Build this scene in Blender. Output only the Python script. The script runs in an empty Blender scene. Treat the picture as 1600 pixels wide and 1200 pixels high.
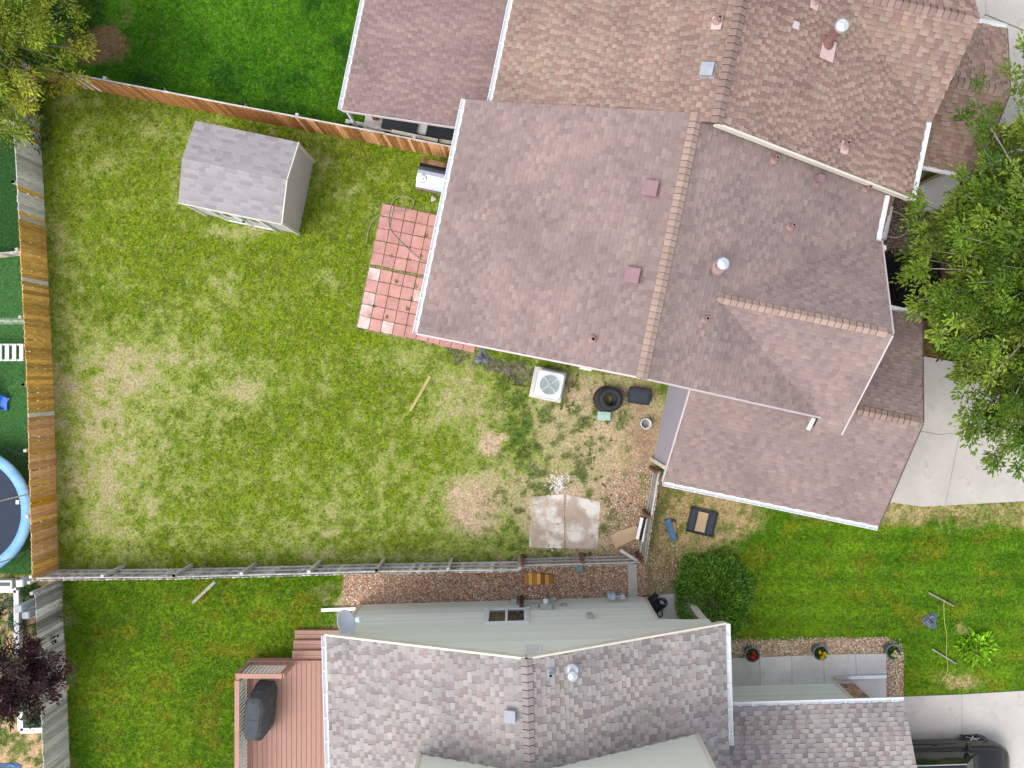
import bpy, math, random
import numpy as np
from mathutils import Vector, Matrix
random.seed(7); rng = np.random.default_rng(7)
R = math.radians
scene = bpy.context.scene
C = scene.collection

# ---------------------------------------------------------------- camera, sky, sun, exposure
CAM_H, FPX, NX, NY = 27.0, 1350.0, 812.0, 588.0
cam_d = bpy.data.cameras.new('camera'); cam = bpy.data.objects.new('camera', cam_d); C.objects.link(cam)
cam.location = (0, 0, CAM_H); cam.rotation_euler = (0, 0, 0)
cam_d.sensor_fit = 'HORIZONTAL'; cam_d.sensor_width = 36.0; cam_d.lens = FPX / 1600 * 36
cam_d.shift_x = -(NX - 800) / 1600; cam_d.shift_y = (NY - 600) / 1600
cam_d.clip_end = 500
scene.camera = cam
SUN_EL, SUN_AZ = R(60), R(236)
world = bpy.data.worlds.new('World'); scene.world = world; world.use_nodes = True
wn = world.node_tree.nodes; wl = world.node_tree.links
sky = wn.new('ShaderNodeTexSky'); sky.sky_type = 'NISHITA'; sky.sun_disc = False
sky.sun_elevation = SUN_EL; sky.sun_rotation = SUN_AZ
sky.air_density = 1.0; sky.dust_density = 6.0; sky.ozone_density = 1.0; sky.altitude = 1600
hs = wn.new('ShaderNodeHueSaturation'); hs.inputs['Saturation'].default_value = 0.4   # thin bright cloud: a paler sky
wl.new(sky.outputs[0], hs.inputs['Color']); wl.new(hs.outputs[0], wn['Background'].inputs[0]); wn['Background'].inputs[1].default_value = 0.15
sun_d = bpy.data.lights.new('sun', 'SUN'); sun_d.energy = 0.9; sun_d.angle = R(36); sun_d.color = (1.0, 0.96, 0.90)
sun = bpy.data.objects.new('sun', sun_d); C.objects.link(sun)
tosun = Vector((math.sin(SUN_AZ) * math.cos(SUN_EL), math.cos(SUN_AZ) * math.cos(SUN_EL), math.sin(SUN_EL)))
sun.rotation_euler = tosun.to_track_quat('Z', 'Y').to_euler(); sun.location = tosun * 60
vs = scene.view_settings
vs.view_transform = 'Standard'; vs.look = 'None'; vs.gamma = 1.0; vs.exposure = 1.1; vs.use_curve_mapping = False

# ---------------------------------------------------------------- helpers
def W(px, py, z=0.0):
    return Vector(((px - NX) * (CAM_H - z) / FPX, (NY - py) * (CAM_H - z) / FPX, z))

def lin(r, g, b):
    f = lambda c: (c / 255 / 12.92) if c / 255 <= 0.04045 else ((c / 255 + 0.055) / 1.055) ** 2.4
    return (f(r), f(g), f(b))

def tag(o, label=None, cat=None, group=None, kind=None):
    if label: o['label'] = label
    if cat: o['category'] = cat
    if group: o['group'] = group
    if kind: o['kind'] = kind
    return o

def empty(name, loc=(0, 0, 0), rz=0.0, label=None, cat=None, group=None):
    o = bpy.data.objects.new(name, None); C.objects.link(o)
    o.location = loc; o.rotation_euler = (0, 0, rz); o.empty_display_size = 0.2
    return tag(o, label, cat, group)

MATS = {}
def mat(name, col, col2=None, scale=8.0, rough=0.8, metal=0.0, bump=0.0, bscale=None, attr=False, rnd=0.0,
        coords='Object', stretch=(1, 1, 1), trans=0.0, spec=0.3, detail=5.0, contrast=(0.35, 0.65)):
    if name in MATS: return MATS[name]
    m = bpy.data.materials.new(name); m.use_nodes = True; MATS[name] = m
    n = m.node_tree.nodes; l = m.node_tree.links; bs = n['Principled BSDF']
    bs.inputs['Roughness'].default_value = rough; bs.inputs['Metallic'].default_value = metal
    bs.inputs['Specular IOR Level'].default_value = spec
    tc = n.new('ShaderNodeTexCoord'); mp = n.new('ShaderNodeMapping'); mp.inputs['Scale'].default_value = stretch
    l.new(tc.outputs[coords], mp.inputs[0])
    nz = n.new('ShaderNodeTexNoise'); nz.inputs['Scale'].default_value = scale; nz.inputs['Detail'].default_value = detail
    nz.inputs['Roughness'].default_value = 0.65
    l.new(mp.outputs[0], nz.inputs[0])
    if rnd:
        oi = n.new('ShaderNodeObjectInfo'); mul = n.new('ShaderNodeMath'); mul.operation = 'MULTIPLY'; mul.inputs[1].default_value = 37.0
        l.new(oi.outputs['Random'], mul.inputs[0])
        nz.noise_dimensions = '4D'; l.new(mul.outputs[0], nz.inputs['W'])
    cr = n.new('ShaderNodeValToRGB'); cr.color_ramp.elements[0].position = contrast[0]; cr.color_ramp.elements[1].position = contrast[1]
    if attr:
        cr.color_ramp.elements[0].color = (col[0], col[1], col[2], 1) if col else (0.8, 0.8, 0.8, 1)
        c2 = col2 or (1.15, 1.15, 1.15); cr.color_ramp.elements[1].color = (c2[0], c2[1], c2[2], 1)
    else:
        cr.color_ramp.elements[0].color = (*col, 1); cr.color_ramp.elements[1].color = (*(col2 or col), 1)
    l.new(nz.outputs['Fac'], cr.inputs[0]); out = cr.outputs[0]
    if attr:
        at = n.new('ShaderNodeAttribute'); at.attribute_name = 'Col'
        mx = n.new('ShaderNodeMix'); mx.data_type = 'RGBA'; mx.blend_type = 'MULTIPLY'; mx.inputs[0].default_value = 1.0
        l.new(at.outputs['Color'], mx.inputs[6]); l.new(out, mx.inputs[7]); out = mx.outputs[2]
    if rnd:
        mr = n.new('ShaderNodeMapRange'); mr.inputs[3].default_value = 1 - rnd; mr.inputs[4].default_value = 1 + rnd
        l.new(oi.outputs['Random'], mr.inputs[0])
        mx = n.new('ShaderNodeMix'); mx.data_type = 'RGBA'; mx.blend_type = 'MULTIPLY'; mx.inputs[0].default_value = 1.0
        l.new(out, mx.inputs[6]); l.new(mr.outputs[0], mx.inputs[7]); out = mx.outputs[2]
    l.new(out, bs.inputs['Base Color'])
    if bump:
        n2 = n.new('ShaderNodeTexNoise'); n2.inputs['Scale'].default_value = bscale or scale * 4; n2.inputs['Detail'].default_value = 4
        l.new(mp.outputs[0], n2.inputs[0])
        b = n.new('ShaderNodeBump'); b.inputs['Strength'].default_value = bump; b.inputs['Distance'].default_value = 0.02
        l.new(n2.outputs['Fac'], b.inputs['Height']); l.new(b.outputs[0], bs.inputs['Normal'])
    if trans:
        tr = n.new('ShaderNodeBsdfTranslucent'); ms = n.new('ShaderNodeMixShader'); ms.inputs[0].default_value = trans
        l.new(out, tr.inputs[0]); l.new(bs.outputs[0], ms.inputs[1]); l.new(tr.outputs[0], ms.inputs[2])
        l.new(ms.outputs[0], n['Material Output'].inputs[0])
    return m

class MB:
    def __init__(s): s.v = []; s.f = []; s.c = []
    def add(s, vs, fs, col=None):
        b = len(s.v); s.v += [tuple(p) for p in vs]
        for f in fs: s.f.append(tuple(b + i for i in f)); s.c.append(col)
        return s
    def box(s, c, sz, rz=0.0, M=None, col=None, taper=1.0):
        hx, hy, hz = sz[0] / 2, sz[1] / 2, sz[2] / 2
        p = [Vector((x * hx * (taper if z > 0 else 1), y * hy * (taper if z > 0 else 1), z * hz)) for z in (-1, 1) for x, y in ((-1, -1), (1, -1), (1, 1), (-1, 1))]
        Q = M if M is not None else Matrix.Rotation(rz, 3, 'Z')
        p = [Q @ q + Vector(c) for q in p]
        return s.add(p, [(3, 2, 1, 0), (4, 5, 6, 7), (0, 1, 5, 4), (1, 2, 6, 5), (2, 3, 7, 6), (3, 0, 4, 7)], col)
    def bbox(s, c, sz, b=0.02, rz=0.0, col=None):
        # box with chamfered vertical edges and a chamfered top
        hx, hy, hz = sz[0] / 2, sz[1] / 2, sz[2] / 2
        def ring(k, z):
            x, y = hx - k, hy - k
            return [(-x + b, -y, z), (x - b, -y, z), (x, -y + b, z), (x, y - b, z), (x - b, y, z), (-x + b, y, z), (-x, y - b, z), (-x, -y + b, z)]
        Q = Matrix.Rotation(rz, 3, 'Z'); pts = []
        for k, z in ((0, -hz), (0, hz - b), (b * .7, hz)): pts += ring(k, z)
        pts = [Q @ Vector(q) + Vector(c) for q in pts]; fs = []
        for r in range(2):
            for i in range(8): fs.append((r * 8 + i, r * 8 + (i + 1) % 8, r * 8 + 8 + (i + 1) % 8, r * 8 + 8 + i))
        fs += [tuple(range(16, 24)), tuple(reversed(range(8)))]
        return s.add(pts, fs, col)
    def bar(s, a, b, w, t, up=(0, 0, 1), col=None):
        a, b = Vector(a), Vector(b); d = b - a; L = d.length; d.normalize(); u = Vector(up)
        if abs(d.dot(u)) > 0.98: u = Vector((1, 0, 0))
        sd = d.cross(u).normalized(); u2 = sd.cross(d).normalized()
        M = Matrix((d, sd, u2)).transposed()
        return s.box((a + b) / 2, (L, w, t), M=M, col=col)
    def tube(s, path, rad, seg=8, col=None, cap=True):
        path = [Vector(p) for p in path]; n = len(path)
        if not isinstance(rad, (list, tuple)): rad = [rad] * n
        pts = []; ref = None
        for i, p in enumerate(path):
            d = (path[min(i + 1, n - 1)] - path[max(i - 1, 0)]).normalized()
            if ref is None: ref = Vector((0, 0, 1)) if abs(d.z) < 0.9 else Vector((1, 0, 0))
            a = d.cross(ref).normalized(); b = a.cross(d).normalized(); ref = b
            for k in range(seg):
                t = 2 * math.pi * k / seg; pts.append(p + (a * math.cos(t) + b * math.sin(t)) * rad[i])
        fs = [(i * seg + k, i * seg + (k + 1) % seg, (i + 1) * seg + (k + 1) % seg, (i + 1) * seg + k) for i in range(n - 1) for k in range(seg)]
        if cap: fs += [tuple(range(seg)), tuple(range((n - 1) * seg, n * seg))]
        return s.add(pts, fs, col)
    def lathe(s, prof, seg=24, c=(0, 0, 0), M=None, col=None, cap=False):
        n = len(prof); pts = []; c = Vector(c)
        for r, z in prof:
            for k in range(seg):
                t = 2 * math.pi * k / seg; q = Vector((r * math.cos(t), r * math.sin(t), z)); pts.append((M @ q if M is not None else q) + c)
        fs = [(i * seg + k, i * seg + (k + 1) % seg, (i + 1) * seg + (k + 1) % seg, (i + 1) * seg + k) for i in range(n - 1) for k in range(seg)]
        if cap: fs += [tuple(reversed(range(seg))), tuple(range((n - 1) * seg, n * seg))]
        return s.add(pts, fs, col)
    def slab(s, poly, z0, z1, col=None):
        n = len(poly); pts = [(x, y, z0) for x, y in poly] + [(x, y, z1) for x, y in poly]
        fs = [tuple(reversed(range(n))), tuple(range(n, 2 * n))] + [(i, (i + 1) % n, n + (i + 1) % n, n + i) for i in range(n)]
        return s.add(pts, fs, col)
    def plate(s, pts, th, col=None):
        # a flat polygon thickened along its normal (downwards)
        p = [Vector(q) for q in pts]; nrm = (p[1] - p[0]).cross(p[2] - p[0]).normalized()
        if nrm.z < 0: p.reverse(); nrm = -nrm
        n = len(p); q = [a - nrm * th for a in p]
        fs = [tuple(range(n)), tuple(reversed(range(n, 2 * n)))] + [(i, n + i, n + (i + 1) % n, (i + 1) % n) for i in range(n)]
        return s.add(p + q, fs, col)
    def build(s, name, m, parent=None, loc=(0, 0, 0), rz=0.0, smooth=False):
        me = bpy.data.meshes.new(name); me.from_pydata(s.v, [], s.f)
        if any(c is not None for c in s.c):
            a = me.attributes.new('Col', 'FLOAT_COLOR', 'CORNER'); d = np.ones((len(me.loops), 4), np.float32); i = 0
            for f, c in zip(s.f, s.c):
                k = len(f); d[i:i + k, :3] = c if c is not None else (1, 1, 1); i += k
            a.data.foreach_set('color', d.ravel())
        if smooth: me.polygons.foreach_set('use_smooth', [True] * len(me.polygons))
        me.materials.append(m); o = bpy.data.objects.new(name, me); C.objects.link(o)
        o.location = loc; o.rotation_euler = (0, 0, rz)
        if parent: o.parent = parent
        return o

def np_mesh(name, V, F, m, col=None, parent=None, smooth=False):
    V = np.asarray(V, np.float32); F = np.asarray(F, np.int32); k = F.shape[1]
    me = bpy.data.meshes.new(name)
    me.vertices.add(len(V)); me.vertices.foreach_set('co', V.ravel())
    me.loops.add(F.size); me.loops.foreach_set('vertex_index', F.ravel())
    me.polygons.add(len(F)); me.polygons.foreach_set('loop_start', np.arange(0, F.size, k, dtype=np.int32))
    if col is not None:
        a = me.attributes.new('Col', 'FLOAT_COLOR', 'POINT'); d = np.ones((len(V), 4), np.float32); d[:, :3] = col
        a.data.foreach_set('color', d.ravel())
    me.update(calc_edges=True)
    me.polygons.foreach_set('use_smooth', [smooth] * len(F))
    me.materials.append(m); o = bpy.data.objects.new(name, me); C.objects.link(o)
    if parent: o.parent = parent
    return o

def inst(name, me, parent, Mx):
    o = bpy.data.objects.new(name, me); C.objects.link(o)
    if parent: o.parent = parent
    o.matrix_local = Mx
    return o

def basis(a, b, c, loc):
    return Matrix(((a[0], b[0], c[0], loc[0]), (a[1], b[1], c[1], loc[1]), (a[2], b[2], c[2], loc[2]), (0, 0, 0, 1)))

# value noise on numpy arrays
def _h(ix, iy, s):
    v = np.sin(ix * 127.1 + iy * 311.7 + s * 74.7) * 43758.5453
    return v - np.floor(v)
def vnoise(x, y, s=0):
    ix = np.floor(x); iy = np.floor(y); fx = x - ix; fy = y - iy
    fx = fx * fx * (3 - 2 * fx); fy = fy * fy * (3 - 2 * fy)
    a = _h(ix, iy, s) * (1 - fx) + _h(ix + 1, iy, s) * fx
    b = _h(ix, iy + 1, s) * (1 - fx) + _h(ix + 1, iy + 1, s) * fx
    return a * (1 - fy) + b * fy
def fbm(x, y, s=0, o=4):
    t = 0; w = 0.5; tot = 0
    for i in range(o):
        t = t + w * vnoise(x * 2 ** i + 13.7 * i, y * 2 ** i - 7.1 * i, s + i); tot += w; w *= 0.55
    return t / tot
def inpoly(poly, x, y):
    r = np.zeros(x.shape, bool); n = len(poly)
    for i in range(n):
        x0, y0 = poly[i]; x1, y1 = poly[(i + 1) % n]
        c = ((y0 > y) != (y1 > y)) & (x < (x1 - x0) * (y - y0) / ((y1 - y0) or 1e-9) + x0)
        r ^= c
    return r
def sstep(a, b, x):
    t = np.clip((x - a) / (b - a), 0, 1); return t * t * (3 - 2 * t)

# ---------------------------------------------------------------- ground
P_MAIN = [(40, 100), (125, 118), (400, 178), (740, 252), (900, 420), (1060, 600), (1022, 735), (998, 872), (600, 890), (86, 898), (66, 300)]
P_NORTH = [(-200, -300), (760, -300), (760, 235), (400, 182), (110, 125), (-200, 60)]
P_SLAWN = [(95, 893), (540, 885), (528, 935), (520, 1000), (520, 1400), (90, 1400)]
P_SGRAV = [(536, 888), (800, 880), (1006, 866), (1012, 945), (540, 960)]
P_FRONT = [(1000, 740), (1420, 780), (1800, 770), (1800, 1090), (1130, 1100), (1100, 930), (1004, 900)]
P_TURF = [(-300, 215), (60, 205), (90, 898), (-300, 898)]
P_LEFTB = [(-300, 900), (98, 900), (110, 1400), (-300, 1400)]
P_EAST = [(1340, 280), (1430, 290), (1480, 240), (1800, 60), (1800, 570), (1440, 568), (1340, 520)]
P_PIT = [(1340, 388), (1395, 392), (1470, 408), (1462, 500), (1340, 495)]
P_EGRAV = [(1340, 300), (1440, 318), (1470, 400), (1385, 394), (1340, 385)]
P_WALKGR = [(1120, 1003), (1385, 995), (1410, 1010), (1412, 1092), (1120, 1100)]
# bare and dry patches of the back yard: x, y, rx, ry, dryness, bareness (picture pixels on the ground)
BLOBS = [(190, 640, 150, 130, .50, 0), (150, 790, 90, 90, .42, 0), (255, 560, 110, 50, .30, 0), (380, 610, 34, 30, .5, .55), (120, 400, 40, 80, .16, 0),
         (100, 560, 30, 120, .25, .1), (330, 470, 60, 40, .2, 0), (360, 440, 25, 30, .35, .2), (420, 580, 30, 20, .2, .25), (735, 795, 52, 55, .8, .75), (765, 688, 22, 17, 1, .9), (935, 690, 75, 60, .6, .5),
         (905, 620, 70, 42, .7, .7), (1000, 690, 40, 90, .9, .9), (985, 640, 50, 40, .8, .6), (880, 800, 70, 70, .9, .8), (965, 800, 60, 80, 1, .95), (860, 690, 40, 40, .3, .3), (790, 770, 60, 60, .4, .3),
         (880, 660, 40, 40, .5, .4), (700, 600, 60, 30, .3, .3), (740, 640, 50, 40, .35, .3), (690, 650, 40, 40, .4, .1), (580, 740, 60, 40, .2, 0), (480, 610, 50, 30, .2, .1),
         (560, 820, 120, 30, .25, .1), (450, 830, 80, 40, .2, 0), (620, 870, 160, 10, .5, .35), (180, 320, 20, 14, .4, .3), (90, 370, 18, 40, .4, .3), (340, 360, 30, 12, .5, .4), (410, 360, 60, 12, .5, .45), (505, 260, 8, 30, .4, .4),
         (520, 440, 26, 20, .35, .1), (440, 460, 20, 18, .3, .2), (270, 250, 50, 50, .15, 0), (160, 250, 60, 40, .15, 0), (600, 560, 60, 24, .22, .15), (650, 560, 70, 20, .3, .2), (540, 300, 30, 30, .25, .1), (140, 160, 50, 14, .3, .2), (300, 205, 200, 10, .15, .1)]
LUSH = [(300, 300, 130, 60, .12), (520, 480, 90, 70, .2), (450, 380, 60, 60, .15), (330, 420, 80, 40, .12), (480, 520, 90, 50, .15), (480, 660, 120, 80, .1), (620, 240, 90, 30, .2), (170, 330, 60, 60, .16), (230, 400, 60, 60, .12), (560, 400, 20, 80, .2)]
G_MAIN = np.array((.185, .258, .012)); G_DARK = np.array((.050, .115, .014)); STRAW = np.array((.400, .345, .185)); DIRT = np.array((.500, .365, .250))

def lerp(a, b, t): return a * (1 - t[:, None]) + b * t[:, None]
def ground_at(px, py):
    """base colour, grass cover, tuft kind (0 none 1 yard 2 lush 3 weedy) for picture-ground points"""
    n = len(px)
    wx = px + 14 * (fbm(px / 22, py / 22, 3) - .5) * 2; wy = py + 14 * (fbm(px / 22, py / 22, 9) - .5) * 2
    big = fbm(px / 120, py / 120, 1); mid = fbm(px / 34, py / 34, 5); fine = fbm(px / 9, py / 9, 11, 3)
    gv = np.ones((n, 1)) * STRAW; cover = np.zeros(n); kind = np.zeros(n, int)
    # anything outside the listed plots: ordinary rough grass
    t = sstep(.35, .65, .5 * big + .5 * mid); gv = lerp(STRAW * .9, np.array((.12, .19, .02)), t); cover[:] = .4; kind[:] = 1
    # back yard
    m = inpoly(P_MAIN, px, py)
    dry = np.zeros(n); bare = np.zeros(n)
    for x, y, rx, ry, d, b in BLOBS:
        e = np.exp(-(((wx - x) / rx) ** 2 + ((wy - y) / ry) ** 2) ** 1.3); dry += d * e; bare = np.maximum(bare, b * e)
    for x, y, rx, ry, g in LUSH:
        dry -= g * np.exp(-(((wx - x) / rx) ** 2 + ((wy - y) / ry) ** 2))
    right = sstep(640, 860, px) * sstep(520, 640, py)
    f2 = fbm(px / 17, py / 17, 17, 3)
    green = .74 + .08 * sstep(620, 420, py) + .06 * sstep(150, 300, px) - dry + .6 * (mid - .5) + .45 * (big - .5) + 1.1 * (fine - .5) + .9 * (f2 - .5) - .22 * right
    gt = sstep(.12, .95, green)
    spot = sstep(.50, .66, vnoise(px / 9.5, py / 9.5, 51) * .6 + .4 * mid + .12 * (big - .5)) * right * sstep(1010, 960, px)
    gt = np.maximum(gt, spot * .9)
    gcol = lerp(G_MAIN, np.array((.085, .15, .03)), np.clip(right * .8 + .6 * (big - .5), 0, 1))
    gcol = lerp(gcol, np.array((.21, .24, .02)), np.clip((vnoise(px / 18, py / 18, 21) - .55) * 1.4 * (1 - right), 0, .6))
    olive = np.array((.245, .285, .065)); dryt = sstep(.42, -.15, green)
    c = lerp(np.ones((n, 1)) * olive, gcol, sstep(.35, 1.0, green)); c = lerp(c, STRAW * (0.95 + .3 * (fine[:, None] - .5)), dryt)
    c = lerp(c, gcol * .95, spot * .6)
    bt = sstep(.30, .80, bare + .7 * (fine - .5) + .5 * (f2 - .5)) * (1 - .85 * spot)
    c = lerp(c, DIRT * (0.92 + .4 * (fine[:, None] - .5)), bt)
    c = lerp(c, np.array((.30, .20, .13)) * (0.8 + .9 * (fine[:, None] - .3)), sstep(950, 1000, px) * bt * sstep(.4, .6, mid) * .8)
    ws = inpoly([(690, 540), (842, 572), (840, 596), (790, 590), (720, 570)], wx, wy) * sstep(.3, .55, mid + .3 * (fine - .5)); c = lerp(c, np.array((.15, .125, .10)) * (.7 + .8 * fine[:, None]), ws * .85)
    gv = np.where(m[:, None], c, gv); pad_ = inpoly([(829, 776), (881, 772), (938, 784), (934, 858), (827, 855)], px, py)
    cover = np.where(m, gt * (1 - bt) * (1 - .93 * pad_), cover); kind = np.where(m, np.where(right > .5, 3, 1), kind)
    # northern neighbour: lush lawn with a bare brown corner
    m = inpoly(P_NORTH, px, py)
    c = lerp(np.array((.052, .160, .006)), np.array((.100, .245, .010)), sstep(.3, .7, .6 * big + .4 * mid))
    c = lerp(c, np.array((.020, .085, .008)), sstep(.52, .75, fbm(px / 60, py / 60, 31)) * .8)
    e = np.maximum(np.exp(-(((wx - 155) / 55) ** 2 + ((wy - 75) / 38) ** 2) ** 1.5), np.exp(-(((wx - 195) / 25) ** 2 + ((wy - 20) / 60) ** 2)) * .45)
    bt = sstep(.35, .8, e + .7 * (mid - .5)); c = lerp(c, np.array((.20, .13, .065)), bt)
    gv = np.where(m[:, None], c, gv); cover = np.where(m, 1 - bt * .8, cover); kind = np.where(m, 2, kind)
    # southern neighbour's back lawn
    m = inpoly(P_SLAWN, wx, py)
    c = lerp(np.array((.090, .178, .006)), np.array((.155, .240, .010)), sstep(.3, .7, .5 * big + .5 * mid))
    c = lerp(c, np.array((.19, .19, .012)), sstep(.5, .75, fbm(px / 26, py / 26, 41)) * .8)
    e = np.exp(-(((wx - 518) / 26) ** 2 + ((wy - 945) / 50) ** 2) ** 2); c = lerp(c, STRAW * .75, e * sstep(.4, .6, mid))
    e = sstep(130, 100, px) * sstep(.45, .6, mid) * .6; c = lerp(c, STRAW * .7, e)
    gv = np.where(m[:, None], c, gv); cover = np.where(m, 1 - e, cover); kind = np.where(m, 2, kind)
    # front lawn
    m = inpoly(P_FRONT, px, py)
    c = lerp(np.array((.078, .180, .006)), np.array((.142, .248, .010)), sstep(.3, .7, .55 * big + .45 * mid))
    c = lerp(c, np.array((.19, .20, .012)), sstep(.52, .76, fbm(px / 30, py / 16, 43)) * .7)
    c = c * (1 + .10 * np.sin(py / 5.2 + .8 * (big - .5)))[:, None]
    band = sstep(0, 1, (842 - wy + .03 * (px - 1200)) / 55 + .5 * (mid - .5)) * sstep(1180, 1240, px)
    dirt = np.maximum(np.exp(-(((wx - 1080) / 120) ** 2 + ((wy - 800) / 75) ** 2) ** 2), np.exp(-(((wx - 1030) / 40) ** 2 + ((wy - 900) / 70) ** 2) ** 2))
    dirt = np.maximum(dirt, .8 * np.exp(-(((wx - 1510) / 20) ** 2 + ((wy - 985) / 14) ** 2)))
    dirt = np.maximum(dirt, .8 * np.exp(-(((wx - 1505) / 42) ** 2 + ((wy - 1066) / 18) ** 2)))
    dt = sstep(.25, .85, np.maximum(dirt, band * .75) + .8 * (mid - .5) + .6 * (fine - .5))
    c = lerp(c, lerp(np.ones((n, 1)) * np.array((.42, .31, .16)), np.array((.16, .19, .04)), sstep(.5, .62, fine + .3 * (mid - .5)) * .8), dt)
    gv = np.where(m[:, None], c, gv); cover = np.where(m, 1 - dt * .75, cover); kind = np.where(m, 2, kind)
    # artificial turf behind the west fence
    m = inpoly(P_TURF, px, py)
    c = np.ones((n, 1)) * np.array((.045, .125, .035)) * (0.85 + .3 * fine[:, None])
    c = np.where((py < 395)[:, None], c * np.array((.55, .6, .55)), c)  # shadow at the turf's upper end painted into its colour
    ln = np.exp(-((py - 502 - 4 * (mid - .5)) / 3.2) ** 2); c = lerp(c, np.array((.42, .47, .40)), ln * .8)
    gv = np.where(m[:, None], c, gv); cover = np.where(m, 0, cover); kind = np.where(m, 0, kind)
    m = inpoly(P_LEFTB, px, py)
    gt = sstep(.45, .62, .5 * mid + .5 * fine); c = lerp(np.ones((n, 1)) * np.array((.50, .34, .20)), np.array((.17, .21, .05)), gt)
    gv = np.where(m[:, None], c, gv); cover = np.where(m, gt, cover); kind = np.where(m, 1, kind)
    m = inpoly(P_EAST, px, py)
    c = lerp(np.ones((n, 1)) * np.array((.20, .105, .040)), np.array((.09, .06, .035)), sstep(.35, .65, fine))
    c = lerp(c, np.array((.10, .13, .02)), sstep(.55, .65, mid) * .6)
    gv = np.where(m[:, None], c, gv); cover = np.where(m, .05, cover); kind = np.where(m, 1, kind)
    for poly, col in ((P_EGRAV, (.16, .11, .085)), (P_PIT, (.013, .012, .012)), (P_WALKGR, (.42, .28, .17)), (P_SGRAV, (.33, .205, .125))):  # pit: house shadow put into the mulch colour, down to black
        m = inpoly(poly, wx * .4 + px * .6, wy * .4 + py * .6); c = np.ones((n, 1)) * np.array(col) * (.75 + .5 * fine[:, None])
        gv = np.where(m[:, None], c, gv); cover = np.where(m, 0, cover); kind = np.where(m, 0, kind)
    return np.clip(gv, .004, .9), cover, kind

xs = np.concatenate([[-200, -80, -40, -26], np.arange(-18, 18.01, .065), [26, 40, 80, 200]]); ys = np.concatenate([[-200, -80, -40, -22], np.arange(-14, 14.01, .065), [22, 40, 80, 200]])
gx, gy = np.meshgrid(xs, ys); nx_, ny_ = len(xs), len(ys)
fx, fy = gx.ravel(), gy.ravel(); ppx, ppy = fx * 50 + NX, NY - fy * 50
gcol, gcov, _k = ground_at(ppx, ppy)
gz = (fbm(fx / 1.6, fy / 1.6, 77) - .5) * .05 + (fbm(fx / .22, fy / .22, 78, 2) - .5) * .014 * np.clip(gcov + .2, 0, 1) - .012
inside = (np.abs(fx) < 18) & (np.abs(fy) < 14); gz = np.where(inside, gz, 0)
idx = np.arange(nx_ * ny_).reshape(ny_, nx_)
GF = np.stack([idx[:-1, :-1], idx[:-1, 1:], idx[1:, 1:], idx[1:, :-1]], -1).reshape(-1, 4)
m_ground = mat('ground_earth_and_turf', (.50, .50, .47), (1.5, 1.5, 1.46), scale=14, rough=.95, bump=.8, bscale=26, attr=True, spec=.1, detail=9, contrast=(.3, .7))
ground = np_mesh('ground', np.stack([fx, fy, gz], 1), GF, m_ground, gcol, smooth=True)
tag(ground, 'ground of lawns, bare earth and beds under the whole block', 'ground', kind='structure')

# grass blades
m_grass = mat('grass_blades', (.85, .85, .85), (1.2, 1.2, 1.2), scale=3, rough=.7, attr=True, trans=.25, spec=.2)
def grass(name, label, box, per_m2, kinds, blade, nbl, seed, zmax=.06):
    r = np.random.default_rng(seed); x0, y0, x1, y1 = box
    area = (x1 - x0) * (y1 - y0) / 2500; N = int(area * per_m2)
    px = r.uniform(x0, x1, N); py = r.uniform(y0, y1, N)
    col, cov, kd = ground_at(px, py)
    keep = np.isin(kd, kinds) & (r.uniform(0, 1, N) < cov ** 1.3)
    px, py, col, kd = px[keep], py[keep], col[keep], kd[keep]; N = len(px)
    x = (px - NX) / 50; y = (NY - py) / 50
    tone = (r.uniform(.55, 1.6, N) * (.75 + .5 * fbm(px / 5, py / 5, 66, 2)))[:, None]; hue = np.stack([r.uniform(.75, 1.2, N), np.ones(N), r.uniform(.6, 1.2, N)], 1)
    greener = np.minimum(col, col * np.array((.85, 1.05, .8)))
    tc = greener * tone * hue
    dead = r.uniform(0, 1, N) < np.where(kd == 2, .03, .16); tc = np.where(dead[:, None], STRAW * r.uniform(.6, 1.2, (N, 1)), tc)
    V = []; CC = []
    for b in range(nbl):
        th = r.uniform(0, 2 * math.pi, N); L = blade * r.uniform(.5, 1.3, N); w = L * r.uniform(.16, .3, N); h = zmax * r.uniform(.25, 1, N)
        dx, dy = np.cos(th), np.sin(th); ox = x + r.normal(0, blade * .35, N); oy = y + r.normal(0, blade * .35, N)
        z0 = np.full(N, .0)
        V.append(np.stack([np.stack([ox - dy * w / 2, oy + dx * w / 2, z0], 1), np.stack([ox + dy * w / 2, oy - dx * w / 2, z0], 1), np.stack([ox + dx * L, oy + dy * L, z0 + h], 1)], 1))
        k = tc * r.uniform(.8, 1.2, N)[:, None]; CC.append(np.stack([k * .8, k * .8, k * 1.15], 1))
    V = np.concatenate(V).reshape(-1, 3); CC = np.concatenate(CC).reshape(-1, 3)
    o = np_mesh(name, V, np.arange(len(V)).reshape(-1, 3), m_grass, CC)
    return tag(o, label, 'grass', kind='stuff')
grass('lawn_grass', 'patchy half dry grass of the fenced back yard', (40, 100, 1040, 900), 420, (1,), .06, 3, 1)
grass('weed_tufts', 'sparse dark green weed tufts on the bare end of the back yard', (630, 500, 1040, 900), 300, (3,), .075, 5, 2, .07)
grass('north_lawn_grass', 'lush green lawn grass north of the red brown fence', (0, -20, 720, 240), 500, (2,), .06, 3, 3)
grass('south_lawn_grass', 'lush yellow green lawn grass beside the red deck', (85, 890, 545, 1220), 500, (2,), .06, 3, 4)
grass('front_lawn_grass', 'mown bright green front lawn grass below the driveway', (1000, 760, 1620, 1110), 480, (2,), .055, 3, 5, .05)
grass('rough_grass', 'rough weeds in the dry plot with the purple tree', (-20, 890, 110, 1220), 320, (1,), .07, 4, 6)

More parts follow.
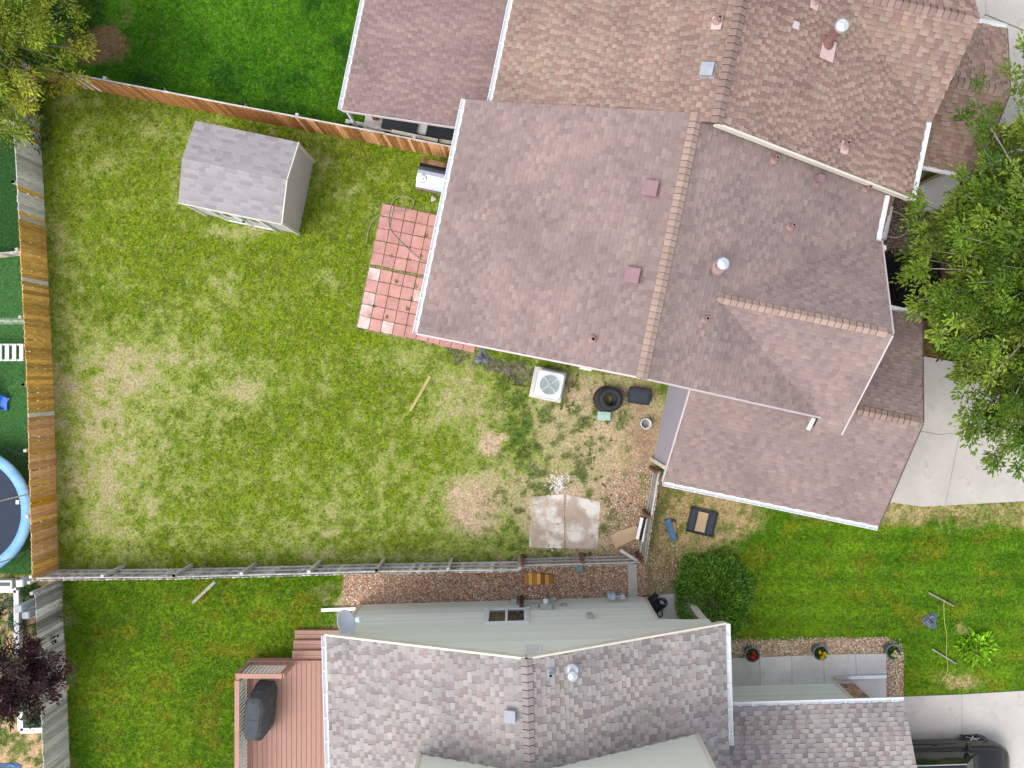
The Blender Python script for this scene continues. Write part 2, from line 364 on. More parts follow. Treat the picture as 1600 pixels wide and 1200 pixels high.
# gravel and rock mulch: every stone is geometry
OCT = np.array([(1, 0, 0), (0, 1, 0), (-1, 0, 0), (0, -1, 0), (0, 0, 1)], np.float32)
m_stone = mat('gravel_stone', (.8, .8, .8), (1.2, 1.2, 1.2), scale=6, rough=.85, attr=True)
def gravel(name, label, polys, per_m2, size, pal, seed, thin=None):
    r = np.random.default_rng(seed); P = []
    for poly in polys:
        a = np.array(poly); x0, y0 = a.min(0); x1, y1 = a.max(0); N = int((x1 - x0) * (y1 - y0) / 2500 * per_m2)
        px, py = r.uniform(x0, x1, N), r.uniform(y0, y1, N); k = inpoly(poly, px + r.normal(0, 5, N), py + r.normal(0, 5, N)); P.append(np.stack([px[k], py[k]], 1))
    P = np.concatenate(P)
    if thin is not None: P = P[r.uniform(0, 1, len(P)) < thin(P[:, 0], P[:, 1])]
    N = len(P); s = size * r.uniform(.55, 1.5, N); th = r.uniform(0, 6.28, N); el = r.uniform(.55, 1, N); hh = r.uniform(.35, .7, N)
    u = OCT[None] * np.stack([s, s * el, s * hh], 1)[:, None, :] * r.uniform(.8, 1.2, (N, 5, 1))
    c, sn = np.cos(th)[:, None], np.sin(th)[:, None]
    V = np.stack([u[..., 0] * c - u[..., 1] * sn + ((P[:, 0] - NX) / 50)[:, None], u[..., 0] * sn + u[..., 1] * c + ((NY - P[:, 1]) / 50)[:, None], u[..., 2] + .006], -1)
    pal = np.array(pal); col = pal[r.integers(0, len(pal), N)] * r.uniform(.7, 1.25, (N, 1)); col = np.repeat(col, 5, 0)
    b = (np.arange(N) * 5)[:, None, None]; F = (b + np.array([(0, 1, 4), (1, 2, 4), (2, 3, 4), (3, 0, 4)])[None]).reshape(-1, 3)
    o = np_mesh(name, V.reshape(-1, 3), F, m_stone, col); return tag(o, label, 'gravel', kind='stuff')
PAL_S = [(.54, .33, .20), (.66, .50, .37), (.36, .21, .14), (.74, .64, .53), (.46, .35, .30), (.60, .31, .18)]
gravel('rock_mulch', 'tan and red rock mulch strip along the sage green house', [P_SGRAV], 1500, .022, PAL_S, 11)
gravel('yard_gravel', 'loose gravel in the corner of the back yard by the cardboard', [[(945, 735), (1035, 730), (1000, 870), (830, 872), (835, 855), (940, 860)]], 900, .02, PAL_S, 12, lambda x, y: .25 + .75 * sstep(935, 970, x))
gravel('corner_gravel', 'scattered gravel between the fence corner and the round shrub', [[(1003, 850), (1075, 850), (1060, 935), (1008, 935)]], 700, .02, PAL_S, 13)
gravel('entry_gravel', 'brown gravel bed beside the white hose loop', [P_EGRAV], 1500, .022, [(.20, .13, .10), (.30, .22, .17), (.12, .08, .07), (.38, .30, .25)], 14)
gravel('path_gravel', 'pale tan gravel border round the front path', [[(1120, 1003), (1385, 995), (1410, 1012), (1412, 1092), (1386, 1092), (1385, 1022), (1120, 1030)]], 1600, .02, [(.55, .38, .24), (.68, .54, .40), (.42, .26, .15), (.74, .66, .55)], 15)
gravel('shaded_mulch', 'bark mulch coloured black with house shade between garage and tree', [P_PIT], 700, .03, [(.012, .011, .010), (.02, .018, .016), (.008, .008, .008)], 16)

# ---------------------------------------------------------------- paving (slabs with joints)
m_conc = mat('pale_concrete', (.45, .415, .375), (.56, .52, .475), scale=1.1, rough=.9, bump=.12, bscale=50, coords='Object', contrast=(.3, .7))
m_conc2 = mat('grey_concrete', (.56, .53, .49), (.68, .64, .60), scale=1.4, rough=.9, bump=.12, bscale=50, rnd=.06)
def soil_concrete(m, lo, hi, dark):
    n = m.node_tree.nodes; l = m.node_tree.links; bs = n['Principled BSDF']; tc = [k for k in n if k.type == 'TEX_COORD'][0]
    nz = n.new('ShaderNodeTexNoise'); nz.inputs['Scale'].default_value = 2.3; nz.inputs['Detail'].default_value = 8; nz.inputs['Roughness'].default_value = .7; l.new(tc.outputs['Object'], nz.inputs[0])
    cr = n.new('ShaderNodeValToRGB'); cr.color_ramp.elements[0].position = lo; cr.color_ramp.elements[1].position = hi; cr.color_ramp.elements[0].color = (1, 1, 1, 1); cr.color_ramp.elements[1].color = (*dark, 1)
    old = bs.inputs['Base Color'].links[0].from_socket; mx = n.new('ShaderNodeMix'); mx.data_type = 'RGBA'; mx.blend_type = 'MULTIPLY'; mx.inputs[0].default_value = 1
    l.new(nz.outputs['Fac'], cr.inputs[0]); l.new(old, mx.inputs[6]); l.new(cr.outputs[0], mx.inputs[7]); l.new(mx.outputs[2], bs.inputs['Base Color'])
soil_concrete(m_conc, .55, .72, (.72, .70, .67)); soil_concrete(m_conc2, .55, .75, (.78, .76, .73))
def pts2(*p, z=0): return [tuple(W(a, b, z).to_2d()) for a, b in p]
def paving(name, label, cat, panels, m, z=.05):
    root = empty(name, (0, 0, 0)); tag(root, label, cat, kind='structure')
    cx = [W(*p, z) for q in panels for p in q]; c = sum(cx, Vector()) / len(cx); root.location = (c.x, c.y, 0)
    for q in panels:
        w = [W(*p, z).to_2d() for p in q]; g = sum(w, Vector((0, 0))) / len(w)
        w = [p + (g - p).normalized() * .007 for p in w]
        MB().slab([(p.x - c.x, p.y - c.y) for p in w], -.08, z).build('paving_slab', m, root)
    return root
paving('driveway', 'pale concrete driveway with joints in front of the brown garage', 'driveway',
       [[(1330, 548), (1442, 556), (1490, 565), (1522, 566), (1500, 676), (1465, 679), (1442, 674), (1330, 672)], [(1522, 566), (1800, 560), (1800, 664), (1500, 676)],
        [(1330, 672), (1442, 674), (1465, 679), (1500, 676), (1477, 790), (1440, 792), (1392, 785), (1330, 780)], [(1500, 676), (1800, 664), (1800, 772), (1477, 790)]], m_conc)
paving('side_driveway', 'pale concrete driveway under the black parked car', 'driveway',
       [[(1375, 1090), (1503, 1085), (1505, 1290), (1330, 1290)], [(1503, 1085), (1720, 1072), (1720, 1290), (1505, 1290)]], m_conc)
paving('north_driveway', 'pale concrete driveway at the top right corner beyond the roof', 'driveway',
       [[(1440, -120), (1545, -120), (1540, 22), (1480, 100), (1440, 20)], [(1545, -120), (1800, -120), (1800, 100), (1600, 47), (1540, 22)], [(1480, 60), (1540, 24), (1602, 49), (1600, 180), (1480, 270)]], m_conc)
paving('front_path', 'grey concrete path slabs along the sage garage wall', 'path',
       [[(1090, 1030), (1187, 1027), (1189, 1080), (1090, 1080)], [(1187, 1027), (1237, 1025), (1238, 1075), (1189, 1080)], [(1237, 1025), (1287, 1023), (1288, 1073), (1238, 1075)], [(1287, 1023), (1337, 1022), (1338, 1058), (1288, 1073)],
        [(1337, 1022), (1385, 1021), (1385, 1058), (1338, 1058)], [(1288, 1073), (1338, 1058), (1385, 1058), (1386, 1110), (1290, 1110)]], m_conc2, .04)
paving('entry_path', 'grey concrete entry path half hidden under the large tree', 'path', [[(1424, 292), (1480, 268), (1502, 275), (1490, 330), (1424, 330)], [(1480, 262), (1600, 230), (1600, 262), (1502, 275)]], m_conc2, .05)

# ---------------------------------------------------------------- roofs
m_sh = mat('shingle_granules', (.86, .86, .87), (1.13, 1.12, 1.10), scale=.8, rough=.92, bump=.35, bscale=60, attr=True, spec=.15, detail=8)
m_deck = mat('roof_underlay', (.10, .08, .075), (.13, .10, .095), scale=3, rough=.95)
m_white = mat('white_gutter_paint', (.76, .78, .80), (.82, .83, .84), scale=2, rough=.45, spec=.4)
m_cream = mat('cream_trim_paint', (.66, .60, .50), (.74, .68, .58), scale=2, rough=.6)
m_mauve = mat('mauve_trim_paint', (.52, .44, .44), (.58, .50, .50), scale=2, rough=.6)

class House:
    def __init__(s, name, label, cat, org, ang):
        s.a = ang; s.o = Vector((org[0], org[1], 0)); Q = Matrix.Rotation(ang, 3, 'Z')
        s.Q = Q; s.root = empty(name, Q @ s.o, ang, label, cat); s.tabs = []; s.n = 0
    def off(s): return (-s.o.x, -s.o.y, 0)
    def part(s, mb, name, m, parent=None, smooth=False):
        if parent is None: return mb.build(name, m, s.root, s.off(), smooth=smooth)
        return mb.build(name, m, parent, (0, 0, 0), smooth=smooth)
    def loc(s, px, py, z):     # picture point at height z, in the house's own axes
        return s.Q.transposed() @ W(px, py, z)
    def hit(s, px, py, zf):    # picture point on a surface z = zf(x, y)
        z = 4.0
        for _ in range(30):
            p = s.loc(px, py, z); z = zf(p.x, p.y)
        return s.loc(px, py, z)

def tabs_for(P0, e, L, sv, S, st, seed, bounds=None):
    r = random.Random(seed); out = []; ex = st['exp']; n = int(S / ex + .999); nrm = e.cross(sv).normalized()
    for i in range(n):
        b0 = i * ex; b1 = min(b0 + ex * 1.02, S)
        if b1 - b0 < .02: continue
        lo, hi = bounds((b0 + b1) / 2) if bounds else (0, L)
        a = lo - r.uniform(0, .2); big = r.random() < .5
        while a < hi:
            big = not big
            w = r.uniform(*st['wide']) if big else r.uniform(*st['narrow'])
            a0, a1 = max(a, lo), min(a + w, hi); a += w + (0 if st.get('gap') is None else st['gap'])
            if a1 - a0 < .02: continue
            t = st['t_hi'] * r.uniform(.85, 1.15) if big else st['t_lo'] * r.uniform(.7, 1.3)
            k = r.choice(st['pal_hi'] if big else st['pal_lo'])
            f = r.uniform(.93, 1.07)
            out.append((P0 + e * a0 + sv * b0, e, sv, nrm, a1 - a0, b1 - b0, t, tuple(c * f for c in k), bounds is None))
    return out

def tab_mesh(tabs, shade):
    n = len(tabs); V = np.zeros((n, 8, 3), np.float32); CC = np.zeros((n, 8, 3), np.float32)
    for i, (p, e, s, nr, w, h, t, c, _) in enumerate(tabs):
        E, S, N = e * w, s * h, nr
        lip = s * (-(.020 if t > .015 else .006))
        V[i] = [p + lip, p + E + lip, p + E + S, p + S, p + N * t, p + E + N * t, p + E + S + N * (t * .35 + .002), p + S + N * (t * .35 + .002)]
        CC[i] = [c] * 8; CC[i, [2, 3, 6, 7]] *= shade; CC[i, [0, 1]] *= .22  # lap shadow put into the lip colour; upslope edge darker like printed granules
    F = np.array([(4, 5, 6, 7), (0, 1, 5, 4), (1, 2, 6, 5), (3, 0, 4, 7)])
    return V.reshape(-1, 3), (np.arange(n)[:, None, None] * 8 + F[None]).reshape(-1, 4), CC.reshape(-1, 3)

_unit = {}
def unit_tab(key, c, t, shade):
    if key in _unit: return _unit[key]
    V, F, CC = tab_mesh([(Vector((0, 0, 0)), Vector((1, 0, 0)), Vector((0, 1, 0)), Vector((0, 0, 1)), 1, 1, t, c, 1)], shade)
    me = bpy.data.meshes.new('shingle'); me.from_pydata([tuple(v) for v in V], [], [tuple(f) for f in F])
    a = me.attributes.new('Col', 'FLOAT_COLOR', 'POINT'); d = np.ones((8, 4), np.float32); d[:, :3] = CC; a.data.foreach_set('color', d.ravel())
    me.materials.append(m_sh); _unit[key] = me; return me

def add_plane(h, roof, P0, P1, up, st, seed, thick=.14, inner=None):
    """P0-P1 eave corners, up = vector from eave to ridge; deck slab + shingle tabs"""
    P0, P1, up = Vector(P0), Vector(P1), Vector(up); e = (P1 - P0); L = e.length; e.normalize(); S = up.length; sv = up.normalized()
    if e.cross(sv).z < 0: P0, P1, e = P1, P0, -e
    h.tabs += [(roof, st, tb) for tb in tabs_for(P0, e, L, sv, S, st, seed, inner)]

def finish_roof(h, singles=300):
    by = {}
    full = [i for i, (ro, st, tb) in enumerate(h.tabs) if tb[8] and st.get('single', True)]
    full.sort(key=lambda i: -(h.tabs[i][2][0].z)); one = set(full[:singles])
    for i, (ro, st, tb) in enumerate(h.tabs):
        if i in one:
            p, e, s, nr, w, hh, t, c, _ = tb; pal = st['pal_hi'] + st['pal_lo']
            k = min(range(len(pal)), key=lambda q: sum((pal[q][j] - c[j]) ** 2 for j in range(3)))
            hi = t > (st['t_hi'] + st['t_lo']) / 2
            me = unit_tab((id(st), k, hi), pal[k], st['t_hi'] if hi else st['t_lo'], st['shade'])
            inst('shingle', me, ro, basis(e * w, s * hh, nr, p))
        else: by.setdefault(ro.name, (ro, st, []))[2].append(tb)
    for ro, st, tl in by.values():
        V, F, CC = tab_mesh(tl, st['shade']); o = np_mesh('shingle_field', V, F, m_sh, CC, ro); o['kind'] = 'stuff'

def ridge_caps(h, roof, A, B, dn, w, pitch, pal, seed):
    """caps from A (low lap) to B; dn = unit vectors down both slopes"""
    A, B = Vector(A), Vector(B); d = (B - A); L = d.length; d.normalize(); r = random.Random(seed); ms = []
    for k, c in enumerate(pal):
        mb = MB(); pts = []; x0, x1 = -.02, pitch * 1.35
        for x, lift in ((x0, .052), (x1, .012)):
            for q in (-1, -.5, 0, .5, 1):
                side = dn[0] if q < 0 else dn[1]
                p = Vector((0, 0, lift + (.008 if q == 0 else 0))) + side * (abs(q) * w)
                pts.append(Vector((0, 0, 0)) + d * x + p)
        n = 5; fs = [(i, i + 1, n + i + 1, n + i) for i in range(4)]
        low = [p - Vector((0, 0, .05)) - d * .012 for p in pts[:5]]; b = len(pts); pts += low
        mb.add(pts, fs, c); mb.add([pts[i] for i in range(5)] + low, [(5 + i, 6 + i, i + 1, i) for i in range(4)], tuple(k_ * .28 for k_ in c)); o = mb.build('ridge_cap', m_sh); ms.append(o.data); bpy.data.objects.remove(o)  # butt face coloured dark to paint the lap shadow line
    n = int(L / pitch)
    for i in range(n):
        inst('ridge_cap', r.choice(ms), roof, Matrix.Translation(A + d * (i * pitch)))

def gutter(h, A, B, out, name='gutter', hang=.6, m=None):
    A, B, out = Vector(A), Vector(B), Vector(out).normalized(); Z = Vector((0, 0, 1)); m = m or m_white
    prof = [(0, .0), (0, -.10), (.07, -.10), (.115, -.03), (.115, .012), (.128, .012), (.128, -.04), (.08, -.115), (-.012, -.115), (-.012, 0)]
    d = (B - A).normalized(); pts = [p + out * x + Z * z for p in (A, B) for x, z in prof]; n = len(prof)
    mb = MB().add(pts, [(i, (i + 1) % n, n + (i + 1) % n, n + i) for i in range(n)] + [(0, 1, 2, 3, 4), (n, n + 1, n + 2, n + 3, n + 4)])
    g = h.part(mb, name, m)
    k = max(2, int((B - A).length / hang))
    for i in range(k):
        p = A + (B - A) * ((i + .5) / k)
        q = MB().bar(p + Z * .012, p + out * .122 + Z * .016, .022, .012); h.part(q, 'hanger', m, g)
    return g

def downspout(h, pts, name='downspout', m=None, w=.075):
    mb = MB()
    for a, b in zip(pts[:-1], pts[1:]): mb.bar(a, b, w, w * .8)
    return h.part(mb, name, m or m_white)

def siding(h, wall, y, x_of, z0, z1, ex, m, axis='y', out=-1, name='siding_board', seed=1):
    """lap boards on a wall in the plane axis = y; x_of(z) gives (lo, hi) or None"""
    z = z0
    while z < z1 - .01:
        zz = min(z + ex, z1); a = x_of(z + .004); b = x_of(zz - .004)
        if a and b:
            t0, t1 = .034 * out, .004 * out; pts = []
            for t, zq, (lo, hi) in ((t0, z, a), (t1, zz, b)):
                for q in (lo, hi): pts.append((q, y + t, zq) if axis == 'y' else (y + t, q, zq))
            for q in a: pts.append((q, y, z) if axis == 'y' else (y, q, z))
            h.part(MB().add(pts, [(0, 1, 3, 2), (4, 5, 1, 0)]), name, m, wall)
        z = zz

def pipe_vent(h, p, r=.04, ht=.28, col=None, cap=False, name='vent_pipe', mm=None, lean=None):
    mb = MB(); M = Matrix.Identity(3)
    mb.lathe([(r * 2.6, -.06), (r * 2.2, .05), (r * 1.25, .10), (r, .11), (r, ht), (r * .78, ht), (r * .78, ht - .10)], 14, c=p)
    o = h.part(mb, name, mm or m_boot)
    if cap:
        c = MB().lathe([(r * 1.0, ht - .02), (r * 1.75, ht - .01), (r * 1.9, ht + .05), (r * 1.2, ht + .09), (.001, ht + .11)], 14, c=p); h.part(c, 'cap', m_galv, o, True)
    bl = MB().lathe([(.001, ht - .09), (r * .78, ht - .09)], 14, c=p); h.part(bl, 'opening', m_black, o)
    return o

def box_vent(h, p, n, e, sz, m):
    s = n.cross(e).normalized(); M = Matrix((e, s, n)).transposed()
    o = h.part(MB().box(p + n * .018, (sz * 1.12, sz * 1.12, .012), M=M), 'vent_flashing', m)
    q = p + n * .09
    h.part(MB().box(q, (sz * .86, sz * .86, .14), M=M), 'vent_base', m, o)
    h.part(MB().box(q + n * .085, (sz, sz, .03), M=M).box(q + n * .062, (sz * 1.02, sz * 1.02, .03), M=M), 'vent_hood', m, o)
    return o

m_boot = mat('brown_vent_boot', (.30, .19, .17), (.38, .25, .22), scale=5, rough=.6)
m_galv = mat('galvanised_metal', (.66, .69, .72), (.80, .82, .84), scale=4, rough=.32, metal=.75)
m_black = mat('black_void', (.01, .01, .01), (.015, .015, .015), scale=5, rough=.8)
m_ventm = mat('mauve_vent_paint', (.25, .15, .16), (.29, .18, .19), scale=4, rough=.45)
m_ventg = mat('grey_vent_paint', (.30, .31, .35), (.36, .37, .41), scale=4, rough=.45)
m_wallM = mat('mauve_grey_siding', (.34, .315, .35), (.38, .345, .38), scale=3, rough=.7, rnd=.03, stretch=(.4, .4, 4))
m_wallN = mat('tan_siding', (.40, .33, .26), (.45, .38, .30), scale=3, rough=.7, rnd=.03, stretch=(.4, .4, 4))
m_sage = mat('sage_siding', (.72, .75, .65), (.78, .81, .71), scale=3, rough=.65, rnd=.06, stretch=(.35, .35, 4))
m_sage2 = mat('pale_sage_siding', (.74, .74, .60), (.79, .79, .65), scale=3, rough=.65, rnd=.03, stretch=(.35, .35, 4))

def dim(st, k, soft, tint):
    # bring the tones of one roof together (soft) and towards its overall tint
    al = st['pal_hi'] + st['pal_lo']; mean = [sum(p[j] for p in al) / len(al) for j in range(3)]
    for q in ('pal_hi', 'pal_lo'): st[q] = [tuple((mean[j] + (p[j] - mean[j]) * soft) * k * tint[j] for j in range(3)) for p in st[q]]
    return st
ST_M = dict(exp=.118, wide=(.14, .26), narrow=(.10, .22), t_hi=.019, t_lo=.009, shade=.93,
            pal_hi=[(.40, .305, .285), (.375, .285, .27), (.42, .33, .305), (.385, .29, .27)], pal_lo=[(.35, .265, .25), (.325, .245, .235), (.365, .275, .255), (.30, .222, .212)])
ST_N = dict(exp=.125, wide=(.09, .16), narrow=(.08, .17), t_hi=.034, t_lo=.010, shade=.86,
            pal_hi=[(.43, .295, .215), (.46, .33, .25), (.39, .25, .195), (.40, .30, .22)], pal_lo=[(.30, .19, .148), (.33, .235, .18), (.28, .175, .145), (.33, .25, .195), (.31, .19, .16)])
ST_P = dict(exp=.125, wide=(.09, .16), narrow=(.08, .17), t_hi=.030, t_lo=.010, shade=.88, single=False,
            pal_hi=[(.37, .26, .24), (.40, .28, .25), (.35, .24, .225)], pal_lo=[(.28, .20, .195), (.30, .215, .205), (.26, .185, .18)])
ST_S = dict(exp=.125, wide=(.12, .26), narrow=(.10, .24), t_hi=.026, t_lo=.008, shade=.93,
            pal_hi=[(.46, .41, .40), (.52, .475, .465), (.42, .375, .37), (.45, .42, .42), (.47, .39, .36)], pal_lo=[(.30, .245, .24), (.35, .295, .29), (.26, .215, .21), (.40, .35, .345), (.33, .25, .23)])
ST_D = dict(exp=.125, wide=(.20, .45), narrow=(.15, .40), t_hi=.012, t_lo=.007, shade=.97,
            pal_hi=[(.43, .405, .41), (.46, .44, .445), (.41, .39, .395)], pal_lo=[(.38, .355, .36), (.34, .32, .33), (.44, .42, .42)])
CAP_M = [(.48, .345, .285), (.45, .32, .27), (.51, .37, .30)]
CAP_N = [(.28, .195, .165), (.31, .225, .19), (.25, .175, .15)]
CAP_S = [(.36, .31, .30), (.33, .28, .275), (.39, .335, .325)]

for _st, _k, _s, _t in ((ST_M, .76, .55, (1, .99, .97)), (ST_N, .86, .62, (.98, 1.0, 1.06)), (ST_P, .84, .6, (1, 1, 1)), (ST_S, .84, .60, (.99, 1.02, 1.0)), (ST_D, .82, .8, (1, 1, .98))): dim(_st, _k, _s, _t)
CAP_M = [tuple(c * .8 for c in k) for k in CAP_M]; CAP_S = [tuple(c * .8 for c in k) for k in CAP_S]
TH = R(-11.77)
def gable_roof(h, name, ridge_x, ridge_z, xw, xe, y0, y1, slope, st, seed, m_edge):
    """ridge along local y"""
    roof = h.part(MB(), name, m_deck); zw, ze = ridge_z - slope * (ridge_x - xw), ridge_z - slope * (xe - ridge_x)
    return roof, zw, ze
def slab_roof(h, name, planes, th=.13):
    mb = MB()
    for pl in planes: mb.plate([Vector(p) - Vector((0, 0, .012)) for p in pl], th)
    return h.part(mb, name, m_deck)

# ---------- M: the brown house in the middle
M = House('brown_roofed_house', 'brown roofed house with long main gable and lower garage wing', 'house', (2.8, 3.2), TH)
RX, RZ, XW, XE, YS, YN = 2.77, 7.04, -2.84, 8.37, .56, 6.79; SL = .4639; ZE = RZ - SL * (RX - XW)
CY, CZ, CXE, CH, CEZ = 2.81, 6.355, 8.52, 2.556, 4.465
GX0, GX1, GY, GZ, GYS, GYN, GEZ = 4.58, 10.78, .97, 3.95, -2.07, 3.97, 2.60
off = Vector(M.off())
def mo(*p): return Vector(p)
roofM = slab_roof(M, 'main_roof', [[(XW, YS, ZE), (RX, YS, RZ), (RX, YN, RZ), (XW, YN, ZE)], [(RX, YS, RZ), (XE, YS, ZE), (XE, YN, ZE), (RX, YN, RZ)]])
add_plane(M, roofM, (XW, YS, ZE), (XW, YN, ZE), (RX - XW, 0, RZ - ZE), ST_M, 1)
add_plane(M, roofM, (XE, YS, ZE), (XE, YN, ZE), (RX - XE, 0, RZ - ZE), ST_M, 2)
roofC = slab_roof(M, 'cross_gable_roof', [[(7.78, CY - CH, CEZ), (CXE, CY - CH, CEZ), (CXE, CY, CZ), (4.2, CY, CZ), (7.78, YS, CZ - (CY - YS) * (CZ - CEZ) / CH)], [(4.2, CY, CZ), (CXE, CY, CZ), (CXE, CY + CH, CEZ), (8.2, CY + CH, CEZ)]])
# the cross gable starts at the valleys where it leaves the main slope
def valley(sgn):
    def f(b):
        y = CH - b / math.hypot(CH, CZ - CEZ) * CH; z = CZ - (CZ - CEZ) * y / CH
        x = min(RX + (RZ - z) / SL, 7.83 if sgn > 0 else 99); return (max(.0, x - .05 - 4.0), CXE - 4.0)
    def g(b):
        lo, hi = f(b); return (0, (CXE - 4.0) - lo)
    return f if sgn > 0 else g
add_plane(M, roofC, (4.0, CY - CH, CEZ), (CXE, CY - CH, CEZ), (0, CH, CZ - CEZ), ST_M, 3, inner=valley(1))
add_plane(M, roofC, (4.0, CY + CH, CEZ), (CXE, CY + CH, CEZ), (0, -CH, CZ - CEZ), ST_M, 4, inner=valley(-1))
roofG = slab_roof(M, 'garage_roof', [[(GX0, GYS, GEZ), (GX1, GYS, GEZ), (GX1, GY, GZ), (GX0, GY, GZ)], [(GX0, GY, GZ), (GX1, GY, GZ), (GX1, GYN, GEZ), (GX0 + 2.5, GYN, GEZ), (GX0 + 2.5, GY, GZ)]])
ST_G = dict(ST_M); ST_G['single'] = False
add_plane(M, roofG, (GX0, GYS, GEZ), (GX1, GYS, GEZ), (0, GY - GYS, GZ - GEZ), ST_G, 5)
add_plane(M, roofG, (GX0 + 3.3, GYN, GEZ), (GX1, GYN, GEZ), (0, GY - GYN, GZ - GEZ), ST_G, 6)
finish_roof(M, 300)
dW = Vector((-1, 0, -SL)).normalized(); dE = Vector((1, 0, -SL)).normalized()
ridge_caps(M, roofM, (RX, YS, RZ + .01), (RX, YN, RZ + .01), (dW, dE), .15, .155, CAP_M, 8)
cs = (CZ - CEZ) / CH; dS = Vector((0, -1, -cs)).normalized(); dN = Vector((0, 1, -cs)).normalized()
ridge_caps(M, roofC, (4.25, CY, CZ + .01), (CXE - .1, CY, CZ + .01), (dS, dN), .15, .17, CAP_M, 9)
gs = (GZ - GEZ) / (GY - GYS); dS2 = Vector((0, -1, -gs)).normalized(); dN2 = Vector((0, 1, -gs)).normalized()
ridge_caps(M, roofG, (GX0 + 3, GY, GZ + .01), (GX1 - .1, GY, GZ + .01), (dS2, dN2), .14, .16, [tuple(c * .8 for c in k) for k in CAP_M], 10)
# walls
wallM = M.part(MB().slab([(XW + .35, YS + .25), (XE - .35, YS + .25), (XE - .35, YN - .05), (XW + .35, YN - .05)], -.1, ZE - .12)
               .add([(XW + .35, YS + .25, ZE - .13), (XE - .35, YS + .25, ZE - .13), (RX, YS + .25, RZ - .25)], [(0, 1, 2)]), 'wall', m_wallM)
def gab(x0, x1, px, ez, pz, base=0):
    def f(z):
        if z < ez: return (x0, x1)
        t = (z - ez) / (pz - ez)
        if t >= .98: return None
        return (x0 + (px - x0) * t, x1 + (px - x1) * t)
    return f
siding(M, wallM, YS + .25, gab(XW + .35, XE - .35, RX, ZE - .1, RZ - .2), .25, RZ - .25, .2, m_wallM)
M.part(MB().slab([(CXE - .35, CY - CH + .3), (CXE - .25, CY - CH + .3), (CXE - .25, CY + CH - .3), (CXE - .35, CY + CH - .3)], -.1, CEZ)
       .add([(CXE - .25, CY - CH + .3, CEZ - .02), (CXE - .25, CY + CH - .3, CEZ - .02), (CXE - .25, CY, CZ - .22)], [(0, 1, 2)]), 'wall', m_wallM)
wallG = M.part(MB().slab([(GX0 + .03, GYS + .39), (GX1 - .12, GYS + .39), (GX1 - .12, GYN - .39), (GX0 + .03, GYN - .39)], -.1, GEZ - .1)
               .add([(GX0 + .03, GYS + .39, GEZ - .11), (GX0 + .03, GYN - .39, GEZ - .11), (GX0 + .03, GY, GZ - .2)], [(0, 1, 2)])
               .add([(GX1 - .12, GYS + .39, GEZ - .11), (GX1 - .12, GYN - .39, GEZ - .11), (GX1 - .12, GY, GZ - .2)], [(0, 1, 2)]), 'garage_wall', m_wallM)
def gw(z):
    f = gab(GYS + .39, GYN - .39, GY, GEZ, GZ - .1); return f(z)
siding(M, wallG, GX0 + .03, gw, .2, GZ - .25, .2, m_wallM, axis='x')
M.part(MB().box((GX0 + .0, GYS + .38, 1.2), (.11, .11, 2.6)), 'corner_trim', m_cream)
# door of the garage, facing the drive
gd = M.part(MB().box((GX1 - .1, GY, 1.1), (.06, 4.6, 2.2)), 'garage_door', m_cream)
for k in range(4): M.part(MB().box((GX1 - .06, GY, .28 + .54 * k), (.03, 4.4, .5)), 'door_panel', m_cream, gd)
# edge boards along the rakes
def rake(h, A, B, m, w=.045, hgt=.16, name='rake_board', dz=-.07):
    return h.part(MB().bar(Vector(A) + Vector((0, 0, dz)), Vector(B) + Vector((0, 0, dz)), w, hgt), name, m)
rake(M, (XW, YS - .025, ZE), (RX, YS - .025, RZ), m_mauve); rake(M, (RX, YS - .025, RZ), (XE - .55, YS - .025, ZE + .25), m_mauve)
rake(M, (GX0 - .025, GYS, GEZ), (GX0 - .025, GY, GZ), m_mauve, .04, .13); rake(M, (GX1 + .025, GYS, GEZ), (GX1 + .025, GY, GZ), m_deck, .04, .13); rake(M, (GX1 + .025, GYN, GEZ), (GX1 + .025, GY, GZ), m_deck, .04, .13)
rake(M, (CXE + .02, CY - CH, CEZ), (CXE + .02, CY, CZ), m_mauve, .04, .14); rake(M, (CXE + .02, CY + CH, CEZ), (CXE + .02, CY, CZ), m_mauve, .04, .14)
gutter(M, (XW - .01, YS - .02, ZE - .01), (XW - .01, YN - .0, ZE - .01), (-1, 0, 0))
gutter(M, (XE + .01, CY + CH - .02, ZE - .01), (XE + .01, YN - .2, ZE - .01), (1, 0, 0))
gutter(M, (GX0, GYS - .01, GEZ - .01), (GX1, GYS - .01, GEZ - .01), (0, -1, 0))
gutter(M, (GX0 + 3.4, GYN + .01, GEZ - .01), (GX1, GYN + .01, GEZ - .01), (0, 1, 0))
downspout(M, [(XE + .06, CY + CH - .08, ZE - .05), (XE + .32, CY + CH - .1, ZE - .08), (XE + .3, CY + CH - .3, ZE - .3)])
downspout(M, [(XW + .28, YS + .5, ZE - .2), (XW + .28, YS + .5, .1)])
def zM(x, y): return RZ - SL * abs(x - RX)
nW = Vector((-SL, 0, 1)).normalized(); nE = Vector((SL, 0, 1)).normalized(); eY = Vector((0, 1, 0))
for px, py in ((1019, 297), (991, 432)):
    box_vent(M, M.hit(px, py, zM) , nW, eY, .36, m_ventm)
box_vent(M, M.hit(1276, 280, zM), nE, eY, .18, m_ventm)
for px, py, r, ht in ((926, 530, .05, .22), (1101, 499, .045, .40), (1234, 355, .045, .38), (1209, 251, .045, .36), (1352, 296, .045, .36)):
    pipe_vent(M, M.hit(px, py, zM), r, ht)
pipe_vent(M, M.hit(1121, 417, zM), .085, .55, cap=True, name='flue')
